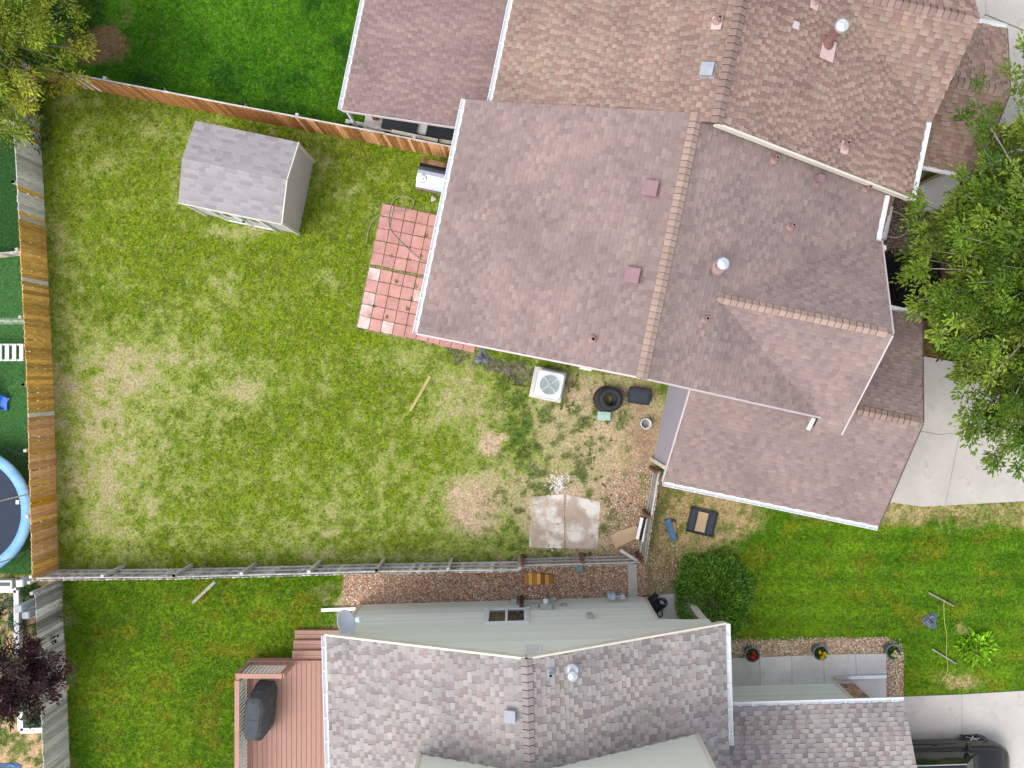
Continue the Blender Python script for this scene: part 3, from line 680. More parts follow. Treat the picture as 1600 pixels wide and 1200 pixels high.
fl = M.hit(1266, 660, lambda x, y: CZ - cs * abs(y - CY)); M.part(MB().bar(fl + Vector((.02, .12, .14)), fl + Vector((-.03, -.2, .02)), .10, .03), 'flashing', m_cream)
# meters and boxes low on the south wall
for x, z, sx, sy, sz, mm in ((.85, 1.25, .26, .14, .42, m_white), (1.32, 1.3, .34, .20, .6, m_white), (1.75, 1.0, .28, .12, .3, m_ventg)):
    M.part(MB().bbox((x + .55, YS + .25 - sy / 2 - .03, z), (sx, sy, sz), .015), 'meter_box', mm)

# ---------- N: the attached northern house
N = House('north_house', 'larger tan brown shingled house cut off by the top of the photo', 'house', (3.2, 11.0), TH)
NRX, NRZ, NXW, NXE, NYS, NYN = 3.24, 7.18, -2.14, 9.02, 6.62, 16.0
NZW, NZE = NRZ - SL * (NRX - NXW), NRZ - SL * (NXE - NRX)
roofN = slab_roof(N, 'main_roof', [[(NXW, NYS, NZW), (NRX, NYS, NRZ), (NRX, NYN, NRZ), (NXW, NYN, NZW)], [(NRX, NYS, NRZ), (NXE, NYS, NZE), (NXE, NYN, NZE), (NRX, NYN, NRZ)]])
add_plane(N, roofN, (NXW, NYS, NZW), (NXW, NYN, NZW), (NRX - NXW, 0, NRZ - NZW), ST_N, 21)
add_plane(N, roofN, (NXE, NYS, NZE), (NXE, NYN, NZE), (NRX - NXE, 0, NRZ - NZE), ST_N, 22)
NCY, NCZ, NCH, NCX, NCX0 = 10.76, 6.06, 2.1, 9.15, 4.6; NCE = NZE
def valleyN(sgn):
    def f(b):
        y = NCH - b / math.hypot(NCH, NCZ - NCE) * NCH; z = NCZ - (NCZ - NCE) * y / NCH
        return (max(0., NRX + (NRZ - z) / SL - .05 - NCX0), NCX - NCX0)
    def g(b):
        lo, hi = f(b); return (0, (NCX - NCX0) - lo)
    return f if sgn > 0 else g
roofNC = slab_roof(N, 'cross_gable_roof', [[(NCX0, NCY - NCH, NCE), (NCX, NCY - NCH, NCE), (NCX, NCY, NCZ), (NCX0, NCY, NCZ)], [(NCX0, NCY, NCZ), (NCX, NCY, NCZ), (NCX, NCY + NCH, NCE), (NCX0, NCY + NCH, NCE)]])
ST_N2 = dict(ST_N); ST_N2['single'] = False; ST_N2.update(wide=(.14, .26), narrow=(.12, .3))
add_plane(N, roofNC, (NCX0, NCY - NCH, NCE), (NCX, NCY - NCH, NCE), (0, NCH, NCZ - NCE), ST_N2, 23, inner=valleyN(1))
add_plane(N, roofNC, (NCX0, NCY + NCH, NCE), (NCX, NCY + NCH, NCE), (0, -NCH, NCZ - NCE), ST_N2, 24, inner=valleyN(-1))
LX0, LX1, LY, LZ, LYS, LYN, LEZ = 8.0, 11.47, 10.28, 3.52, 8.18, 12.42, 2.58
roofNL = slab_roof(N, 'porch_roof', [[(LX0, LYS, LEZ), (LX1, LYS, LEZ), (LX1, LY, LZ), (LX0, LY, LZ)], [(LX0, LY, LZ), (LX1, LY, LZ), (LX1, LYN, LEZ), (LX0, LYN, LEZ)]])
add_plane(N, roofNL, (LX0, LYS, LEZ), (LX1, LYS, LEZ), (0, LY - LYS, LZ - LEZ), ST_N2, 25)
add_plane(N, roofNL, (LX0, LYN, LEZ), (LX1, LYN, LEZ), (0, LY - LYN, LZ - LEZ), ST_N2, 26)
PX0, PX1, PZ0, PZ1, PYS = -6.46, -2.0, 2.52, 3.45, 6.37
roofNP = slab_roof(N, 'patio_roof', [[(PX0, PYS, PZ0), (PX1, PYS, PZ1), (PX1, 15.5, PZ1), (PX0, 15.5, PZ0)]])
add_plane(N, roofNP, (PX0, PYS, PZ0), (PX0, 15.5, PZ0), (PX1 - PX0, 0, PZ1 - PZ0), ST_P, 27)
roofNE = slab_roof(N, 'entry_roof', [[(8.1, 5.9, 2.75), (9.15, 5.9, 2.75), (9.15, 7.4, 3.2), (8.1, 7.4, 3.2)]])
add_plane(N, roofNE, (8.1, 5.9, 2.75), (9.15, 5.9, 2.75), (0, 1.5, .45), ST_N2, 28)
finish_roof(N, 300)
ridge_caps(N, roofN, (NRX, NYS, NRZ + .01), (NRX, 14.5, NRZ + .01), (dW, dE), .16, .17, CAP_N, 31)
ncs = (NCZ - NCE) / NCH; a1, a2 = Vector((0, -1, -ncs)).normalized(), Vector((0, 1, -ncs)).normalized()
ridge_caps(N, roofNC, (5.9, NCY, NCZ + .01), (NCX - .1, NCY, NCZ + .01), (a1, a2), .18, .17, CAP_N, 32)
nls = (LZ - LEZ) / (LY - LYS); a1, a2 = Vector((0, -1, -nls)).normalized(), Vector((0, 1, -nls)).normalized()
ridge_caps(N, roofNL, (LX0, LY, LZ + .01), (LX1 - .1, LY, LZ + .01), (a1, a2), .16, .17, CAP_N, 33)
N.part(MB().slab([(NXW + .35, NYS + .2), (NXE - .35, NYS + .2), (NXE - .35, NYN - .3), (NXW + .35, NYN - .3)], -.1, NZE - .12), 'wall', m_wallN)
N.part(MB().add([(NXW + .35, NYS + .2, NZE - .13), (NXE - .35, NYS + .2, NZE - .13), (NRX, NYS + .2, NRZ - .25)], [(0, 1, 2)]), 'gable_wall', m_wallN)
m_brick = mat('brown_brick_wall', (.22, .10, .045), (.34, .17, .08), scale=7, rough=.85, bump=.3, bscale=30, stretch=(1, 1, 3))
N.part(MB().slab([(8.6, 9.4), (LX1 - .4, 9.4), (LX1 - .4, LYN - .4), (8.6, LYN - .4)], -.1, LEZ - .12), 'porch_wall', m_brick)
N.part(MB().slab([(8.2, 6.75), (9.0, 6.75), (9.0, 7.4), (8.2, 7.4)], -.1, 2.7), 'entry_wall', m_wallN)
pb = N.loc(1430, 293, 0); N.part(MB().box((pb.x, pb.y, 1.22), (.11, .11, 2.44)).box((pb.x, pb.y, .1), (.17, .17, .2)), 'porch_post', m_cream)
rake(N, (NRX, NYS - .025, NRZ), (NXE, NYS - .025, NZE), m_cream, .05, .2)
rake(N, (LX1 + .02, LYS, LEZ), (LX1 + .02, LY, LZ), m_deck, .04, .13); rake(N, (LX1 + .02, LYN, LEZ), (LX1 + .02, LY, LZ), m_deck, .04, .13)
rake(N, (PX0, PYS - .02, PZ0), (PX1, PYS - .02, PZ1), m_mauve, .03, .12)
gutter(N, (NXW - .01, NYS + .17, NZW - .01), (NXW - .01, NYN, NZW - .01), (-1, 0, 0))
gutter(N, (NXE + .01, NYS - .02, NZE - .01), (NXE + .01, NCY - NCH, NZE - .01), (1, 0, 0))
gutter(N, (LX0 + 1.05, LYS - .01, LEZ - .01), (LX1, LYS - .01, LEZ - .01), (0, -1, 0))
gutter(N, (LX0 + 1, LYN + .01, LEZ - .01), (LX1, LYN + .01, LEZ - .01), (0, 1, 0))
gutter(N, (PX0 - .01, PYS, PZ0 - .01), (PX0 - .01, 15.5, PZ0 - .01), (-1, 0, 0))
gutter(N, (8.1, 5.89, 2.74), (9.15, 5.89, 2.74), (0, -1, 0)); gutter(N, (9.16, 5.85, 2.75), (9.16, 6.8, 2.75), (1, 0, 0))
downspout(N, [(PX0 - .05, PYS + .08, PZ0 - .1), (PX0 + .06, PYS + .06, PZ0 - .25), (PX0 + .06, PYS + .06, .1)])
downspout(N, [(9.2, 5.95, 2.6), (9.2, 6.1, .1)], m=m_ventg)
def zN(x, y): return NRZ - SL * abs(x - NRX)
box_vent(N, N.hit(1107, 112, zN), nW, eY, .30, m_ventg)
for px, py, r, ht in ((1121, 34, .05, .3), (1319, 228, .05, .34), (1272, 2, .05, .35)):
    p = N.hit(px, py, zN); n_ = nW if p.x < NRX else nE
    pipe_vent(N, p, r, ht); N.part(MB().box(p + n_ * .035 + Vector((.0, -.05, 0)), (.24, .30, .012), M=Matrix((n_.cross(eY) * -1, eY, n_)).transposed()), 'boot_flashing', mat('pink_flashing', (.55, .38, .36), (.62, .45, .42), rough=.5))
p = N.hit(1242, 40, zN); N.part(MB().box(p + nE * .04, (.17, .17, .03), M=Matrix((eY, nE.cross(eY), nE)).transposed()), 'roof_patch', m_mauve)
p = N.hit(1290, 68, zN)
fl = N.part(MB().lathe([(.22, -.12), (.19, .05), (.12, .14), (.095, .16), (.095, 1.0)], 16, c=p), 'flue', mat('brown_flue_paint', (.20, .10, .09), (.26, .14, .12), rough=.5), None, True)
N.part(MB().lathe([(.09, .98), (.16, .99), (.175, 1.08), (.12, 1.15), (.001, 1.18)], 18, c=p), 'cap', m_galv, fl, True)
N.part(MB().box(p + nE * .05 + Vector((.06, -.16, 0)), (.42, .5, .014), M=Matrix((nE.cross(eY) * -1, eY, nE)).transposed()), 'flue_flashing', MATS['pink_flashing'])
N.part(MB().slab([(PX0 + .1, PYS + .15), (NXW + .3, PYS + .15), (NXW + .3, 15), (PX0 + .1, 15)], -.1, .08), 'patio_floor', m_conc2)
m_wood = mat('raw_timber', (.30, .16, .06), (.42, .25, .11), scale=5, rough=.8, stretch=(6, 6, .7), rnd=.15)
q = N.loc(588, 186, 0); N.part(MB().box((q.x, q.y, 1.16), (.14, .14, 2.3)), 'patio_post', m_wood)

# ---------- S: the sage green house
S = House('sage_green_house', 'sage green sided house with mottled grey shingle roof at bottom', 'house', (0, -9.5), R(1.65))
SRX, SRZ, SXW, SXE, SYN, SYS = -.03, 6.27, -5.375, 5.31, -6.79, -15.0; SS = .451
SZ = SRZ - SS * (SXE - SRX)
roofS = slab_roof(S, 'main_roof', [[(SXW, SYS, SZ), (SRX, SYS, SRZ), (SRX, SYN, SRZ), (SXW, SYN, SZ)], [(SRX, SYS, SRZ), (SXE, SYS, SZ), (SXE, SYN, SZ), (SRX, SYN, SRZ)]])
add_plane(S, roofS, (SXW, SYN, SZ), (SXW, SYS, SZ), (SRX - SXW, 0, SRZ - SZ), ST_S, 41)
add_plane(S, roofS, (SXE, SYN, SZ), (SXE, SYS, SZ), (SRX - SXE, 0, SRZ - SZ), ST_S, 42)
SGX0, SGX1, SGY, SGZ = 5.45, 10.63, -9.55, 2.5; SGR = -12.9; SGRZ = SGZ + .45 * (SGY - SGR)
roofSG = slab_roof(S, 'garage_roof', [[(SGX0, SGR, SGRZ), (SGX1, SGR, SGRZ), (SGX1, SGY, SGZ), (SGX0, SGY, SGZ)], [(SGX0, SGR, SGRZ), (SGX1, SGR, SGRZ), (SGX1, SGR - 3.35, SGZ), (SGX0, SGR - 3.35, SGZ)]])
ST_S2 = dict(ST_S); ST_S2['single'] = False
add_plane(S, roofSG, (SGX0, SGY, SGZ), (SGX1, SGY, SGZ), (0, SGR - SGY, SGRZ - SGZ), ST_S2, 43)
finish_roof(S, 300)
dW3 = Vector((-1, 0, -SS)).normalized(); dE3 = Vector((1, 0, -SS)).normalized()
ridge_caps(S, roofS, (SRX, SYN, SRZ + .01), (SRX, -13.0, SRZ + .01), (dW3, dE3), .15, .19, CAP_S, 44)
SWY = -7.01; SWX0, SWX1 = -5.2, 5.12
wallS = S.part(MB().slab([(SWX0, SWY - .02), (3.68, SWY - .02), (3.68, -8.9), (SWX1, -8.9), (SWX1, SYS + .3), (SWX0, SYS + .3)], -.1, SZ - .05)
               .add([(SWX0, SWY - .02, SZ - .06), (SWX1, SWY - .02, SZ - .06), (SRX, SWY - .02, SRZ - .16)], [(0, 1, 2)])
               .box(((3.68 + SWX1) / 2 + .0, SWY - .1, (2.67 + SZ) / 2), (SWX1 - 3.68, .16, SZ - 2.67)), 'wall', m_sage)
def swall(z):
    x1 = 3.68 if z < 2.67 else SWX1
    if z < SZ - .05: return (SWX0, x1)
    t = (z - SZ + .05) / (SRZ - .1 - SZ + .05)
    return None if t > .985 else (SWX0 + (SRX - SWX0) * t, x1 + (SRX - x1) * t)
siding(S, wallS, SWY, swall, .05, SRZ - .12, .1546, m_sage, out=1)
S.part(MB().box((3.69, SWY + .02, 1.35), (.09, .06, 2.6)), 'corner_trim', m_cream); S.part(MB().box((SWX0 + .03, SWY + .02, SZ / 2), (.09, .06, SZ)), 'corner_trim', m_cream)
rake(S, (SXW, SYN + .02, SZ), (SRX, SYN + .02, SRZ), m_cream, .05, .2); rake(S, (SRX, SYN + .02, SRZ), (SXE, SYN + .02, SZ), m_cream, .05, .2)
gutter(S, (SXW - .01, SYN, SZ - .01), (SXW - .01, SYS, SZ - .01), (-1, 0, 0)); gutter(S, (SXE + .01, SYN, SZ - .01), (SXE + .01, SGY - .5, SZ - .01), (1, 0, 0))
gutter(S, (SGX0 - .1, SGY + .01, SGZ - .01), (SGX1, SGY + .01, SGZ - .01), (0, 1, 0))
# upper storey block standing on the roof
UX0, UX1, UY, UZ = -2.83, 4.41, -9.55, 7.6
wallU = S.part(MB().slab([(UX0, UY - .02), (UX1, UY - .02), (UX1, SYS + .4), (UX0, SYS + .4)], 3.6, UZ), 'upper_wall', m_sage2)
def uw(z):
    lo, hi = UX0, UX1
    return (lo, hi)
siding(S, wallU, UY, uw, 4.0, UZ, .1546, m_sage2, out=1)
for x in (UX0 + .02, UX1 - .02): S.part(MB().box((x, UY + .03, 5.9), (.08, .05, 3.4)), 'corner_trim', m_cream)
roofU = slab_roof(S, 'upper_roof', [[(UX0 - .3, SYS, UZ), (UX1 + .3, SYS, UZ), (UX1 + .3, SYS + 2.75, UZ + 1.2), (UX0 - .3, SYS + 2.75, UZ + 1.2)], [(UX0 - .3, SYS + 2.75, UZ + 1.2), (UX1 + .3, SYS + 2.75, UZ + 1.2), (UX1 + .3, UY - .15, UZ), (UX0 - .3, UY - .15, UZ)]])
# window
wf = S.part(MB().box((-.585, SWY + .03, 2.585), (1.32, .07, .06)).box((-.585, SWY + .035, 1.05), (1.36, .09, .06)).box((-1.21, SWY + .03, 1.815), (.09, .07, 1.5)).box((.04, SWY + .03, 1.815), (.09, .07, 1.5)), 'window', m_white)
S.part(MB().box((-.585, SWY + .05, 2.51), (1.18, .06, .09)).box((-.585, SWY + .05, 1.12), (1.18, .06, .09)).box((-1.135, SWY + .05, 1.815), (.08, .06, 1.30)).box((-.035, SWY + .05, 1.815), (.08, .06, 1.30)).box((-.585, SWY + .055, 1.815), (.07, .06, 1.30)), 'sash', m_white, wf)
m_glass = mat('dark_window_glass', (.015, .02, .02), (.02, .028, .025), scale=2, rough=.06, spec=.6)
m_glassg = mat('green_reflection_glass', (.04, .065, .03), (.055, .085, .04), scale=3, rough=.12, spec=.6)  # greenish reflection painted into the pane colour
S.part(MB().box((-.865, SWY + .032, 1.815), (.52, .012, 1.38)), 'pane', m_glassg, wf); S.part(MB().box((-.305, SWY + .032, 1.815), (.52, .012, 1.38)), 'pane', m_glass, wf)
gv = S.part(MB().box((.13, SWY + .05, 4.72), (.42, .06, .06)).box((-.05, SWY + .05, 5.03), (.06, .06, .6)).box((.31, SWY + .05, 5.03), (.06, .06, .6)).box((.13, SWY + .05, 5.34), (.42, .06, .06)), 'gable_vent', m_white)
for k in range(6): S.part(MB().box((.13, SWY + .045, 4.81 + .09 * k), (.32, .03, .06)), 'louvre', m_sage, gv)
m_box = mat('grey_meter_box', (.40, .42, .38), (.47, .49, .45), rough=.5)
for px, py, z, sx, sy, sz in ((836, 952, .9, .24, .12, .26), (853, 951, 1.0, .36, .18, .62), (881, 951, .9, .18, .08, .22), (922, 970, 2.2, .18, .12, .34), (803, 941, .35, .18, .16, .3), (865, 939, .3, .18, .16, .25)):
    p = S.loc(px, py, z); S.part(MB().bbox((p.x, SWY + sy / 2 + .02, z), (sx, sy, sz), .012), 'wall_box', m_box)
p = S.loc(853, 949, 1.1); S.part(MB().lathe([(.075, 0), (.075, .10), (.06, .12), (.001, .12)], 14, c=(p.x, SWY + .2, 1.12), M=Matrix.Rotation(R(-90), 3, 'X')), 'meter_dial', m_white)
m_brown = mat('rusty_brown', (.07, .045, .03), (.13, .07, .04), scale=8, rough=.85)
p = S.loc(815, 944, .5); S.part(MB().box((p.x, SWY + .1, .55), (.12, .14, 1.1)), 'conduit', m_brown)
# gas meter
p = S.loc(955, 931, .4); m_gas = mat('pale_blue_grey_paint', (.42, .52, .58), (.50, .60, .66), rough=.45)
gm = S.part(MB().bbox((p.x, SWY + .22, .5), (.24, .18, .3), .03).lathe([(.09, 0), (.09, .14)], 14, c=(p.x, SWY + .22, .65), cap=True), 'gas_meter', m_gas)
S.part(MB().tube([(p.x + .12, SWY + .2, .6), (p.x + .32, SWY + .2, .6), (p.x + .32, SWY + .2, .1)], .03).lathe([(.08, -.03), (.08, .06)], 12, c=(p.x + .32, SWY + .2, .62), cap=True), 'gas_pipe', m_gas, gm)
# porch
S.part(MB().slab([(3.7, -6.98), (4.65, -6.9), (5.35, -7.25), (5.35, -8.85), (3.7, -8.85)], -.1, .12), 'porch_floor', m_conc2)
S.part(MB().box((5.05, SWY - .09, 1.75), (.14, .14, 3.3)).box((5.05, SWY - .09, .2), (.2, .2, .3)), 'porch_post', m_cream)
# garage wing
wallSG = S.part(MB().slab([(SGX0 - .3, -9.91), (9.6, -9.91), (9.6, -16), (SGX0 - .3, -16)], -.1, SGZ + .05), 'garage_wall', m_sage)
siding(S, wallSG, -9.89, lambda z: (SGX0 - .3, 9.58), .05, SGZ + .0, .1546, m_sage, out=1)
S.part(MB().box((9.6, -9.88, 1.2), (.10, .07, 2.5)), 'corner_trim', m_cream)
m_st = mat('red_tan_stone', (.34, .19, .12), (.46, .30, .21), scale=9, rough=.85, bump=.3, bscale=30, rnd=.28)
S.part(MB().slab([(9.65, -9.92), (10.18, -9.92), (10.18, -16), (9.65, -16)], -.1, SGZ + .02), 'stone_pier', m_st)
r = random.Random(3); z = .0; pier = S.root.children[-1]
while z < SGZ - .1:
    hh = r.uniform(.11, .17); x = 9.66
    while x < 10.16:
        w = min(r.uniform(.14, .3), 10.18 - x); S.part(MB().bbox((x + w / 2, -9.915, z + hh / 2), (w - .012, .06 + r.uniform(0, .03), hh - .012), .01), 'stone', m_st, pier); x += w
    z += hh
def zS(x, y): return SRZ - SS * abs(x - SRX)
nE3 = Vector((SS, 0, 1)).normalized(); nW3 = Vector((-SS, 0, 1)).normalized()
box_vent(S, S.hit(801, 1116, zS), nW3, eY, .3, m_ventg)
pipe_vent(S, S.hit(860, 1050, zS), .05, .28, mm=m_ventg)
pipe_vent(S, S.hit(893, 1047, zS), .075, .42, cap=True, name='flue', mm=m_galv)
# ---------------------------------------------------------------- shed
D = House('garden_shed', 'small grey shed with pale shingle roof and cream trim on the lawn', 'shed', (-9.1, 4.1), TH)
DX0, DX1, DY0, DY1, DEZ, DRZ = -10.65, -7.62, 2.90, 5.30, 2.10, 2.46; DRY = 4.12
roofD = slab_roof(D, 'roof', [[(DX0, DY0, DEZ), (DX1, DY0, DEZ), (DX1, DRY, DRZ), (DX0, DRY, DRZ)], [(DX0, DRY, DRZ), (DX1, DRY, DRZ), (DX1, DY1, DEZ), (DX0, DY1, DEZ)]], .06)
add_plane(D, roofD, (DX0, DY0, DEZ), (DX1, DY0, DEZ), (0, DRY - DY0, DRZ - DEZ), ST_D, 51)
add_plane(D, roofD, (DX0, DY1, DEZ), (DX1, DY1, DEZ), (0, DRY - DY1, DRZ - DEZ), ST_D, 52)
finish_roof(D, 240)
m_shed = mat('grey_shed_panel', (.54, .51, .495), (.59, .56, .54), scale=2, rough=.75, bump=.1, bscale=20)
wallD = D.part(MB().slab([(DX0 + .04, DY0 + .05), (DX1 - .05, DY0 + .05), (DX1 - .05, DY1 - .05), (DX0 + .04, DY1 - .05)], -.05, DEZ - .06)
               .add([(DX1 - .05, DY0 + .05, DEZ - .07), (DX1 - .05, DY1 - .05, DEZ - .07), (DX1 - .05, DRY, DRZ - .08)], [(0, 1, 2)])
               .add([(DX0 + .04, DY0 + .05, DEZ - .07), (DX0 + .04, DY1 - .05, DEZ - .07), (DX0 + .04, DRY, DRZ - .08)], [(0, 1, 2)]), 'wall', m_shed)
for x, y in ((DX1 - .04, DY0 + .05), (DX1 - .04, DY1 - .05), (DX0 + .04, DY0 + .05), (DX0 + .04, DY1 - .05)): D.part(MB().box((x, y, 1.0), (.09, .09, 2.04)), 'corner_trim', m_cream)
for y in (DY0, DY1): rake(D, (DX1 + .012, y, DEZ), (DX1 + .012, DRY, DRZ), m_cream, .03, .1, dz=-.04)
D.part(MB().box(((DX0 + DX1) / 2, DY0 - .012, DEZ - .05), (DX1 - DX0, .025, .1)), 'fascia', m_cream)
dd = D.part(MB().box((-9.15, DY0 + .03, .98), (1.6, .05, 1.85)), 'door', m_shed)
for x0, x1 in ((-9.95, -9.16), (-9.14, -8.35)):
    xm = (x0 + x1) / 2
    D.part(MB().box((xm, DY0 - .005, 1.86), (x1 - x0, .03, .1)).box((xm, DY0 - .005, .1), (x1 - x0, .03, .1)).box((x0 + .05, DY0 - .005, .98), (.1, .03, 1.66)).box((x1 - .05, DY0 - .005, .98), (.1, .03, 1.66)), 'door_trim', m_white, dd)
    D.part(MB().box((xm, DY0, 1.45), (.46, .02, .42)), 'pane', m_glass, dd); D.part(MB().box((xm, DY0 - .004, 1.45), (.05, .03, .42)), 'glazing_bar', m_white, dd)
D.part(MB().box((-9.1, DY0 - .03, .95), (.05, .06, .12)), 'handle', m_black, dd)

# ---------------------------------------------------------------- fences
m_fgrey = mat('weathered_grey_board', (.46, .41, .36), (.80, .76, .70), scale=5, rough=.9, bump=.3, bscale=18, stretch=(16, 16, .8), contrast=(.38, .62), rnd=.38)
m_forg = mat('orange_stained_board', (.55, .235, .04), (.95, .58, .15), scale=4, rough=.8, bump=.25, bscale=18, stretch=(16, 16, .9), contrast=(.38, .62), rnd=.38)
m_fred = mat('red_brown_board', (.58, .255, .10), (.88, .49, .235), scale=4, rough=.8, bump=.25, bscale=18, stretch=(16, 16, .9), contrast=(.38, .62), rnd=.26)
m_fcedar = mat('cedar_board', (.26, .10, .032), (.60, .27, .095), scale=4, rough=.8, bump=.25, bscale=18, stretch=(16, 16, .9), contrast=(.38, .62), rnd=.34)
m_fdark = mat('dark_weathered_board', (.22, .20, .18), (.56, .53, .50), scale=5, rough=.9, bump=.3, bscale=18, stretch=(16, 16, .8), contrast=(.38, .62), rnd=.45)
m_fbright = mat('bright_new_board', (.60, .28, .02), (.68, .34, .035), scale=4, rough=.75, stretch=(9, 9, .9))
m_rail = mat('weathered_rail', (.42, .39, .36), (.66, .63, .60), scale=5, rough=.9, bump=.2, stretch=(1, 1, 1), rnd=.15)
m_rust = mat('rust_brown_post', (.13, .05, .025), (.22, .10, .055), scale=5, rough=.85, rnd=.1)
def picket_mesh(w, h, t, m):
    e = w * .24; pts = [(-w / 2, h * 0), (w / 2, 0), (w / 2, h - e), (w / 2 - e, h), (-w / 2 + e, h), (-w / 2, h - e)]
    n = 6; V = [(x, -t / 2, z) for x, z in pts] + [(x, t / 2, z) for x, z in pts]
    o = MB().add(V, [tuple(range(6)), tuple(reversed(range(6, 12)))] + [(i, n + i, n + (i + 1) % n, (i + 1) % n) for i in range(n)]).build('picket', m)
    me = o.data; bpy.data.objects.remove(o); return me
def fence(name, label, line, h, pick, mat_of, rail_side, seed, post_every=2.15, post_m=None, rail_m=None, gap=.006, wob=.012, skip=(), rails=(.3, .78, 1.3)):
    r = random.Random(seed); pts = [W(*p) for p in line]; root = empty(name, pts[0], 0, label, 'fence'); o0 = pts[0]
    cache = {}; dist = 0.0; tot = sum((b - a).length for a, b in zip(pts[:-1], pts[1:]))
    nextpost = 0.0; k = 0
    for a, b in zip(pts[:-1], pts[1:]):
        d = (b - a); L = d.length; d.normalize(); nr = Vector((-d.y, d.x, 0)) * rail_side; s = 0.0; ang = math.atan2(d.y, d.x)
        for zr in rails:
            n = max(1, round(L / post_every))
            for q in range(n):
                p0 = a + d * (L * q / n); p1 = a + d * (L * (q + 1) / n)
                j = Vector((0, 0, r.uniform(-wob, wob)))
                MB().bar(p0 - o0 + nr * .035 + Vector((0, 0, zr)), p1 - o0 + nr * .035 + Vector((0, 0, zr)) + j, .04, .085).build('rail', rail_m or m_rail, root)
        n = max(1, round(L / post_every))
        for q in range(n + 1):
            p0 = a + d * (L * q / n) - o0 + nr * .10
            MB().box((p0.x, p0.y, h / 2 + .0), (.09, .09, h + .02), rz=ang + r.uniform(-.1, .1)).build('post', post_m or m_rail, root)
        npk = max(1, round(L / pick)); stp = L / npk
        for _q in range(npk):
            s = _q * stp
            m = mat_of((dist + s) / tot, k, r); hv = h + r.choice((-.02, 0, .015)); key = (m.name, hv)
            if key not in cache: cache[key] = picket_mesh(pick - gap, hv, .018, m)
            p = a + d * (s + stp / 2) - o0 - nr * r.uniform(0, .012)
            M4 = Matrix.Translation(p) @ Matrix.Rotation(ang + r.uniform(-.03, .03), 4, 'Z') @ Matrix.Rotation(r.uniform(-.012, .012), 4, 'Y')
            if not any(lo < dist + s < hi for lo, hi in skip): inst('picket', cache[key], root, M4)
            k += 1
        dist += L
    return root
def west_mat(t, k, r):
    y = 120 + t * 778
    if y < 350 + r.uniform(-8, 8): return m_fgrey if r.random() < .85 else m_forg
    if y < 652: return m_forg if r.random() < .95 else m_fgrey
    if 772 < y < 783: return m_fbright
    return m_fred if r.random() < .75 else m_forg
fence('west_fence', 'tall west fence shading from grey through orange to red brown boards', [(57, 120), (68, 300), (83, 600), (91, 893)], 1.45, .122, west_mat, -1, 61)
fence('southwest_fence', 'pale grey weathered fence beside the purple leaved tree', [(95, 909), (104, 1080), (111, 1260)], 1.45, .122, lambda t, k, r: m_fgrey if t > .22 or r.random() < .4 else m_fdark, -1, 62)
fence('north_fence', 'red brown cedar fence between shed and the lush north lawn', [(58, 122), (108, 133), (280, 166), (400, 189), (560, 219), (748, 256)], 1.32, .122,
      lambda t, k, r: (m_fcedar if r.random() < .75 else m_fgrey) if t < .16 else (m_fcedar if t < .55 else (m_fred if r.random() < .45 else m_fcedar)), 1, 63)
fence('south_fence', 'long sagging grey fence with rails facing the yard', [(88, 890), (300, 888), (600, 880), (812, 877)], 1.42, .13, lambda t, k, r: m_fgrey if r.random() < .4 else m_fdark, 1, 64, wob=.03, gap=.012)
fence('corner_fence', 'dark weathered fence run with rust brown post by the concrete slab', [(816, 873), (997, 868)], 1.2, .13, lambda t, k, r: m_fdark, 1, 65, post_m=m_rust, rail_m=m_fdark, wob=.01, gap=.014, rails=(.25, .7, 1.12))
fence('side_fence', 'short dark fence with rust brown posts beside the garage wall', [(999, 866), (1021, 731)], 1.3, .13, lambda t, k, r: m_fdark, 1, 66, post_m=m_rust, rail_m=m_fdark, wob=.01, post_every=1.3, rails=(.3, .7, 1.2))
fence('divider_fence', 'low tan board fence on the artificial turf at left edge', [(-40, 405), (62, 397)], .55, .13, lambda t, k, r: m_fgrey, 1, 67, rails=(.2, .45))

# ---------------------------------------------------------------- paver patio (on the ground, in the house's axes)
Q = Matrix.Rotation(TH, 3, 'Z'); pat = empty('paver_patio', Q @ Vector((-4.3, 2.4, 0)), TH, 'red square paver patio beside the brown house', 'patio')
m_pav = mat('red_paver', (.47, .225, .19), (.57, .31, .27), scale=3, rough=.85, bump=.15, bscale=40, rnd=.09)
m_pavw = mat('faded_paver', (.50, .28, .25), (.72, .58, .54), scale=1.6, rough=.85, bump=.15, bscale=40, rnd=.06, contrast=(.4, .6))
pm = {}
for nm, mm in (('a', m_pav), ('b', m_pavw)):
    o = MB().bbox((0, 0, .02), (.362, .372, .05), .012).build('paver', mm); pm[nm] = o.data; bpy.data.objects.remove(o)
r = random.Random(5)
MB().slab([(-5.33 + 4.3, .40 - 2.4), (-2.5 + 4.3, .40 - 2.4), (-2.5 + 4.3, 4.44 - 2.4), (-5.33 + 4.3, 4.44 - 2.4)], -.05, .012).build('paver_bed', mat('paver_bed_earth', (.34, .27, .15), (.20, .22, .07), scale=9, rough=.95), pat)
def paver(x, y, faded):
    M4 = Matrix.Translation((x + 4.3, y - 2.4, r.uniform(0, .008))) @ Matrix.Rotation(r.uniform(-.02, .02), 4, 'Z') @ Matrix.Rotation(r.uniform(-.01, .01), 4, 'X')
    inst('paver', pm['b' if faded else 'a'], pat, M4)
for j in range(10):
    y = 4.41 - .19 - j * .388 - (.08 if j >= 5 else 0)
    for i in range(7): paver(-5.29 + .188 + i * .376, y + r.uniform(-.006, .006), (j >= 5 and r.random() < (.5 if i == 0 else .16)))
for i in range(3): paver(-2.66 + .188 + i * .376, .62, False)
